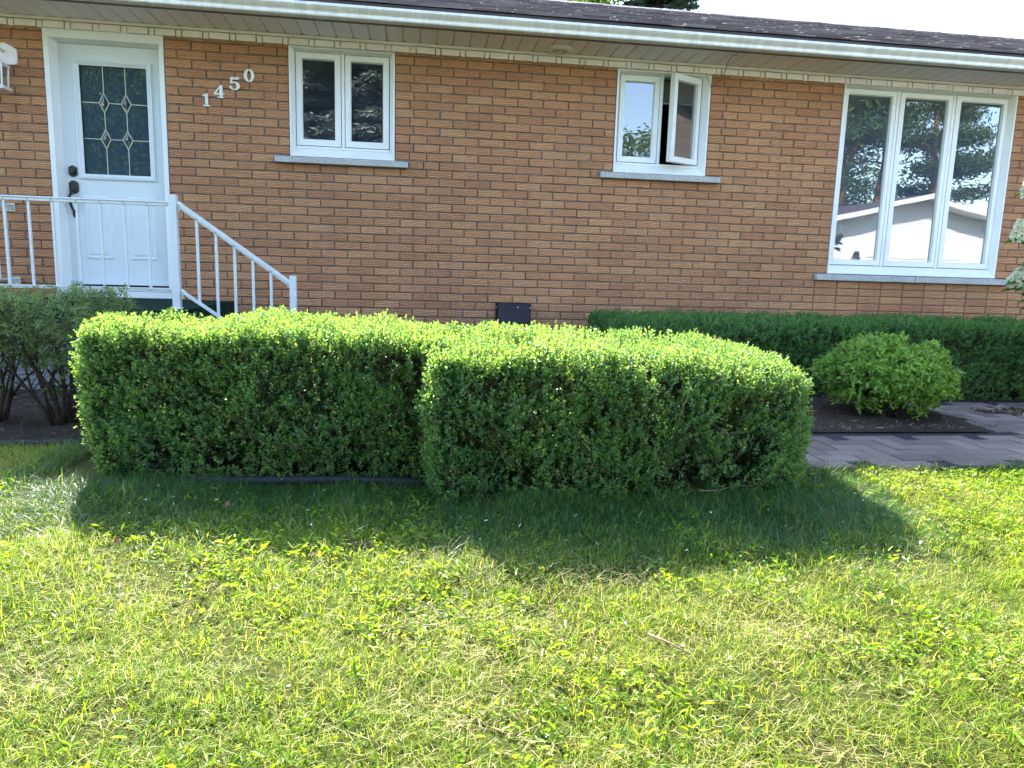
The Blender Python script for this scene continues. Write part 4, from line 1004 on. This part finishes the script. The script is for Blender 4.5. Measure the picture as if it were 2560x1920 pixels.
# ------------------------------------------------------------------ trees
def limb(mb, p0, p1, r0, r1, r, n=5, wob=.06):
    p0 = np.array(p0,float); p1 = np.array(p1,float); L = np.linalg.norm(p1-p0); pts = []
    for k in range(n+1):
        t = k/n; pts.append(tuple(p0*(1-t)+p1*t+(r.normal(size=3)*wob*L*t*(1-t)*2)))
    mb.tube(pts,[r0+(r1-r0)*k/n for k in range(n+1)],7); return pts
def deciduous(label, x, y, zb, H, R_, mat, bark, seed, nleaf=9000, ls=.11, group=None, crown0=.3):
    root = thing('leafy_tree', label, 'tree', group=group); r = np.random.default_rng(seed)
    mb = MB(); tr = limb(mb,(x,y,zb),(x+r.normal()*.3,y,zb+H*.85),.035*H**.8*.5,.03,r,7,.03); ends = []
    for k in range(16):
        t = crown0+.62*k/16; b0 = np.array(tr[int(t*7)]); a = r.random()*6.28; e = b0+np.array([math.cos(a),math.sin(a),.55])*R_*r.uniform(.55,.95)
        limb(mb,b0,e,.03,.008,r,4); ends.append(e)
        for _ in range(2):
            m_ = b0*.4+e*.6; f = m_+r.normal(size=3)*R_*.3+np.array([0,0,R_*.1]); limb(mb,m_,f,.012,.005,r,3); ends.append(f)
    mb.build('trunk', bark, root, smooth=True)
    ends = np.array(ends); nc = len(ends); c = np.concatenate([ends,np.stack([x+r.normal(size=nc)*R_*.45,y+r.normal(size=nc)*R_*.45,zb+H*(crown0+.1)+r.random(nc)*H*(.86-crown0)],1)])
    ii = r.integers(0,len(c),nleaf); p = c[ii]+r.normal(size=(nleaf,3))*R_*.15
    v,q = leaf_arrays(p,r.normal(size=(nleaf,3))+np.array([0,0,-.3]),r.normal(size=(nleaf,3))+np.array([0,0,.8]),np.full(nleaf,ls)*r.uniform(.7,1.3,nleaf),np.full(nleaf,ls*.6),.2,.2)
    np_mesh('crown', v, q, mats=[mat], parent=root)
def conifer(label, x, y, zb, H, R_, mat, seed, tiers=26, per=11, sp=26, ls=.16, name='spruce_tree', group=None, droop=.35, base=.08, fans=(.0,.35,.65)):
    root = thing(name, label, 'tree', group=group); r = np.random.default_rng(seed)
    mb = MB(); limb(mb,(x,y,zb),(x,y,zb+H*.97),.022*H,.02,r,6,.004)
    PS=[];DS=[]
    for k in range(tiers):
        for j in range(per):
            t = base+(1-base)*(k+r.random()*1.6-.3)/tiers; t = min(max(t,.02),.985); L = R_*(1-t)**.75*r.uniform(.8,1.12)+.1; z0 = zb+H*t
            a = 6.283*(j+r.random()*.7)/per; dirh = np.array([math.cos(a),math.sin(a),0]); l = L*r.uniform(.75,1.12)
            s_ = np.linspace(0,1,5); pts = [np.array([x,y,z0])+dirh*l*u+np.array([0,0,(-droop*u+.28*u*u)*l]) for u in s_]
            mb.tube([tuple(p) for p in pts],[.02,.015,.011,.007,.003],5,cap=False)
            u = r.random(sp)**.7; i0 = np.minimum((u*4).astype(int),3); f = u*4-i0; pa = np.array(pts); p = pa[i0]*(1-f)[:,None]+pa[i0+1]*f[:,None]
            lat = np.cross(dirh,[0,0,1]); sg = r.choice([-1,1],sp)
            d = dirh*r.uniform(.3,.9,sp)[:,None]+lat*(sg*r.uniform(.3,1,sp))[:,None]+np.array([0,0,1])*r.uniform(-.45,.15,sp)[:,None]
            PS.append(p); DS.append(d)
    mb.build('trunk', M['bark'], root, smooth=True)
    P_ = np.concatenate(PS); D_ = norm(np.concatenate(DS)); n = len(P_)
    # each spray: a feathered fan of needle strips
    parts = []
    for sg in (-1,0,1):
        lat = norm(np.cross(D_,np.array([[0,0,1.]]))); dd = norm(D_+lat*sg*.8+r.normal(size=(n,3))*.12)
        for s0 in fans:
            parts.append(leaf_arrays(P_+D_*(ls*s0),dd,np.array([[0,0,1.]])+r.normal(size=(n,3))*.4,ls*r.uniform(.45,.8,n),np.full(n,ls*.16),.2,.15))
    v,q = cat(parts); np_mesh('crown', v, q, mats=[mat], parent=root)
def pine(label, x, y, zb, H, R_, seed, group=None, c0=.45):
    root = thing('pine_tree', label, 'tree', group=group); r = np.random.default_rng(seed)
    mb = MB(); tr = limb(mb,(x,y,zb),(x+r.normal()*.5,y,zb+H),.022*H,.04,r,8,.02); ends = []
    for k in range(30):
        t = c0+(1-c0)*r.random(); b0 = np.array(tr[int(t*8)]); a = r.random()*6.28; l = R_*(1.15-t)*r.uniform(.8,1.5); e = b0+np.array([math.cos(a)*l,math.sin(a)*l,.25*l])
        limb(mb,b0,e,.05,.015,r,3); ends += [e,b0*.4+e*.6]
    mb.build('trunk', M['pinebark'], root, smooth=True)
    ends = np.array(ends); n = 7000; p = ends[r.integers(0,len(ends),n)]+r.normal(size=(n,3))*np.array([.55,.55,.28])*R_*.28
    v,q = leaf_arrays(p,r.normal(size=(n,3))+np.array([0,0,.5]),r.normal(size=(n,3)),np.full(n,.34)*r.uniform(.6,1.3,n),np.full(n,.10),.3,.2); np_mesh('crown', v, q, mats=[M['pine']], parent=root)
M['darkneedle'] = leaf_mat('dark_needle', [(0,(.04,.075,.06)),(.5,(.075,.12,.095)),(1,(.13,.18,.14))], (1.2,1.2,.9), .25, .5, .3)
# behind the roof
conifer('dark spruce rising behind the roof ridge', 8.55,14.0,-2.66,12.5,2.35,M['darkneedle'],81,tiers=32,per=13,sp=50,ls=.20)
deciduous('pale leafy birch with white trunk behind the roof ridge', 5.75,15.0,-2.66,9.6,1.4,M['decid'],M['birch'],82,24000,.11)
deciduous('thin leafy tree between the birch and the spruce behind the roof', 7.15,15.5,-2.66,9.8,1.2,M['decid'],M['bark'],83,18000,.11)
# across the street, facing the windows (seen in the glass)
conifer('tall silvery spruce across the lawn mirrored in the left window', .3,-11.3,-2.95,13.0,3.1,M['needle'],84,tiers=36,per=17,sp=125,ls=.30,droop=.42,base=.05,fans=(.15,))
deciduous('dense low leafy tree across the lawn mirrored in the door glass', -5.6,-14.5,-2.95,9.0,3.4,M['decid'],M['bark'],86,45000,.12,None,.10)
deciduous('broad leafy tree mirrored in the left part of the door glass', -10.5,-20.0,-3.0,10.5,4.0,M['decid'],M['bark'],87,22000,.28,None,.10)
for k,(tx,ty,th,tr_,c0) in enumerate([(23,-31,17,4.0,.5),(25.5,-38,19,4.2,.5),(27.5,-35,18,4.0,.45),(30.5,-39,20,4.4,.5),(33.5,-41,19,4.4,.55),(36.5,-39,17,4.0,.5),(40.5,-43,15,3.6,.5),(21.5,-34,17,4.2,.4)]):
    pine('tall orange trunked pine beyond the garage, mirrored in the big window', tx,ty,-3.05,th,tr_,100+k,'pines beyond the white garage',c0)
for k,(tx,ty,th) in enumerate([(11.5,-50,13.0),(14.5,-52,12.2),(17.2,-49,12.6),(20.0,-53,12.8),(8.5,-51,13.5),(23,-54,13.5),(28,-49,13),(32,-50,12.5),(36,-51,13.5),(40,-50,11.0)]):
    deciduous('low leafy tree in the row far across the street', tx,ty,-3.05,th,2.7,M['decid'],M['bark'],120+k,13000,.19,'row of trees far across the street',.12)
gar = thing('garage','white sided gabled garage across the street mirrored in the big window','garage')
gx,gy,gw,gd,ze,zr = 25.3,-25.0,4.9,8.0,.85,2.15
mb = MB(); mb.prism_y([(gx-gw,-3.05),(gx+gw,-3.05),(gx+gw,ze),(gx,zr),(gx-gw,ze)],gy-gd,gy)
zc = -3.0
while zc < zr-.1:
    hw_ = gw if zc < ze else gw*(zr-zc)/(zr-ze)
    mb.box(gx-hw_+.03,gx+hw_-.03,gy+.001,gy+.018,zc,zc+.018); zc += .12
mb.build('wall', M['siding'], gar)
mb = MB(); s_ = (zr-ze)/gw
for sg in (-1,1):
    a = (gx,zr+.16); b_ = (gx+sg*(gw+.4),ze-.4*s_+.16)
    mb.prism_y([a,b_,(b_[0],b_[1]-.14),(gx,zr+.02)],gy-gd-.3,gy+.85)
mb.build('roof', M['rooflight'], gar)
mb = MB()
for sg in (-1,1):
    a = (gx,zr+.02); b_ = (gx+sg*(gw+.4),ze-.4*s_+.02)
    mb.prism_y([a,b_,(b_[0],b_[1]-.05),(gx,zr-.03)],gy+.02,gy+.848)
mb.build('eave_lining', M['siding'], gar)
mb = MB()
for sg in (-1,1):
    a = (gx,zr+.17); b_ = (gx+sg*(gw+.42),ze-.42*s_+.17)
    mb.prism_y([a,b_,(b_[0],b_[1]-.22),(gx,zr-.05)],gy+.851,gy+.88)
mb.build('bargeboard', M['siding'], gar)
mb = MB(); mb.box(gx-2.5,gx+2.5,gy+.02,gy+.06,-3.05,.10)
for k in range(5): mb.box(gx-2.45,gx+2.45,gy+.061,gy+.10,-3.0+.6*k,-2.46+.6*k)
mb.build('garage_door', M['siding'], gar, bevel=.01)
nb_ = thing('neighbour_house','grey roofed house across the street left of the garage, mirrored in the glass','house')
mb = MB(); mb.box(11.5,20.5,-33,-25.5,-3.05,-.45); mb.build('wall', M['siding'], nb_)
mb = MB(); mb.prism_x([(-24.9,-.5),(-29.2,1.55),(-33.5,-.5),(-33.5,-.65),(-29.2,1.38),(-24.9,-.65)],11.0,21.0); mb.build('roof', M['rooflight'], nb_)

bh = thing('brown_house','tall brown sided house further along the street, mirrored in the open casement','house')
mb = MB(); mb.prism_x([(-11,-2.9),(1.5,-2.9),(1.5,4.2),(-4.7,7.2),(-11,4.2)],20,29)
zc = -2.8
while zc < 4.1: mb.box(19.975,19.999,-10.95,1.45,zc,zc+.19); zc += .2
mb.build('wall', M['brownsiding'], bh)
mb = MB(); mb.prism_x([(-11.5,4.0),(-4.7,7.3),(2.0,4.0),(2.0,4.25),(-4.7,7.55),(-11.5,4.25)],19.4,29.4); mb.build('roof', M['rooflight'], bh)
mb = MB(); mb.prism_x([(-6.6,-2.9),(-4.2,-2.9),(-4.2,1.2),(-5.4,2.35),(-6.6,1.2)],17.2,19.95); mb.build('porch', M['siding'], bh)
# ------------------------------------------------------------------ light, sky, camera
SUN = Vector((-.355,1.0,.965)).normalized()
ld = bpy.data.lights.new('sun','SUN'); ld.energy = 3.3; ld.angle = math.radians(.55); ld.color = (1.0,.955,.88)
lo = bpy.data.objects.new('sun',ld); COL.objects.link(lo); lo.rotation_euler = (-SUN).to_track_quat('-Z','Y').to_euler()
w = bpy.data.worlds.new('World'); S.world = w; w.use_nodes = True; nt = w.node_tree
sky = nt.nodes.new('ShaderNodeTexSky'); sky.sky_type = 'NISHITA'; sky.sun_disc = False
sky.sun_elevation = math.asin(SUN.z); sky.sun_rotation = math.atan2(SUN.x,SUN.y)
sky.air_density = 1.0; sky.dust_density = .6; sky.ozone_density = 1.0; sky.altitude = 100
bg = nt.nodes['Background']; bg.inputs['Strength'].default_value = .15
nt.links.new(sky.outputs[0], bg.inputs['Color'])
cam = bpy.data.cameras.new('camera'); co = bpy.data.objects.new('camera',cam); COL.objects.link(co)
cam.sensor_fit = 'HORIZONTAL'; cam.sensor_width = 36; cam.lens = 36*1790/2560; cam.clip_start = .05; cam.clip_end = 1500
Rm = Matrix(((cR[0],cU[0],-cF[0]),(cR[1],cU[1],-cF[1]),(cR[2],cU[2],-cF[2]))).to_4x4(); Rm.translation = Vector(cam_loc)
co.matrix_world = Rm; S.camera = co
S.view_settings.view_transform = 'Standard'; S.view_settings.look = 'None'; S.view_settings.exposure = 2.9; S.view_settings.gamma = 1
S.render.engine = 'CYCLES'; S.cycles.max_bounces = 8; S.cycles.transparent_max_bounces = 12; S.cycles.caustics_reflective = False; S.cycles.caustics_refractive = False
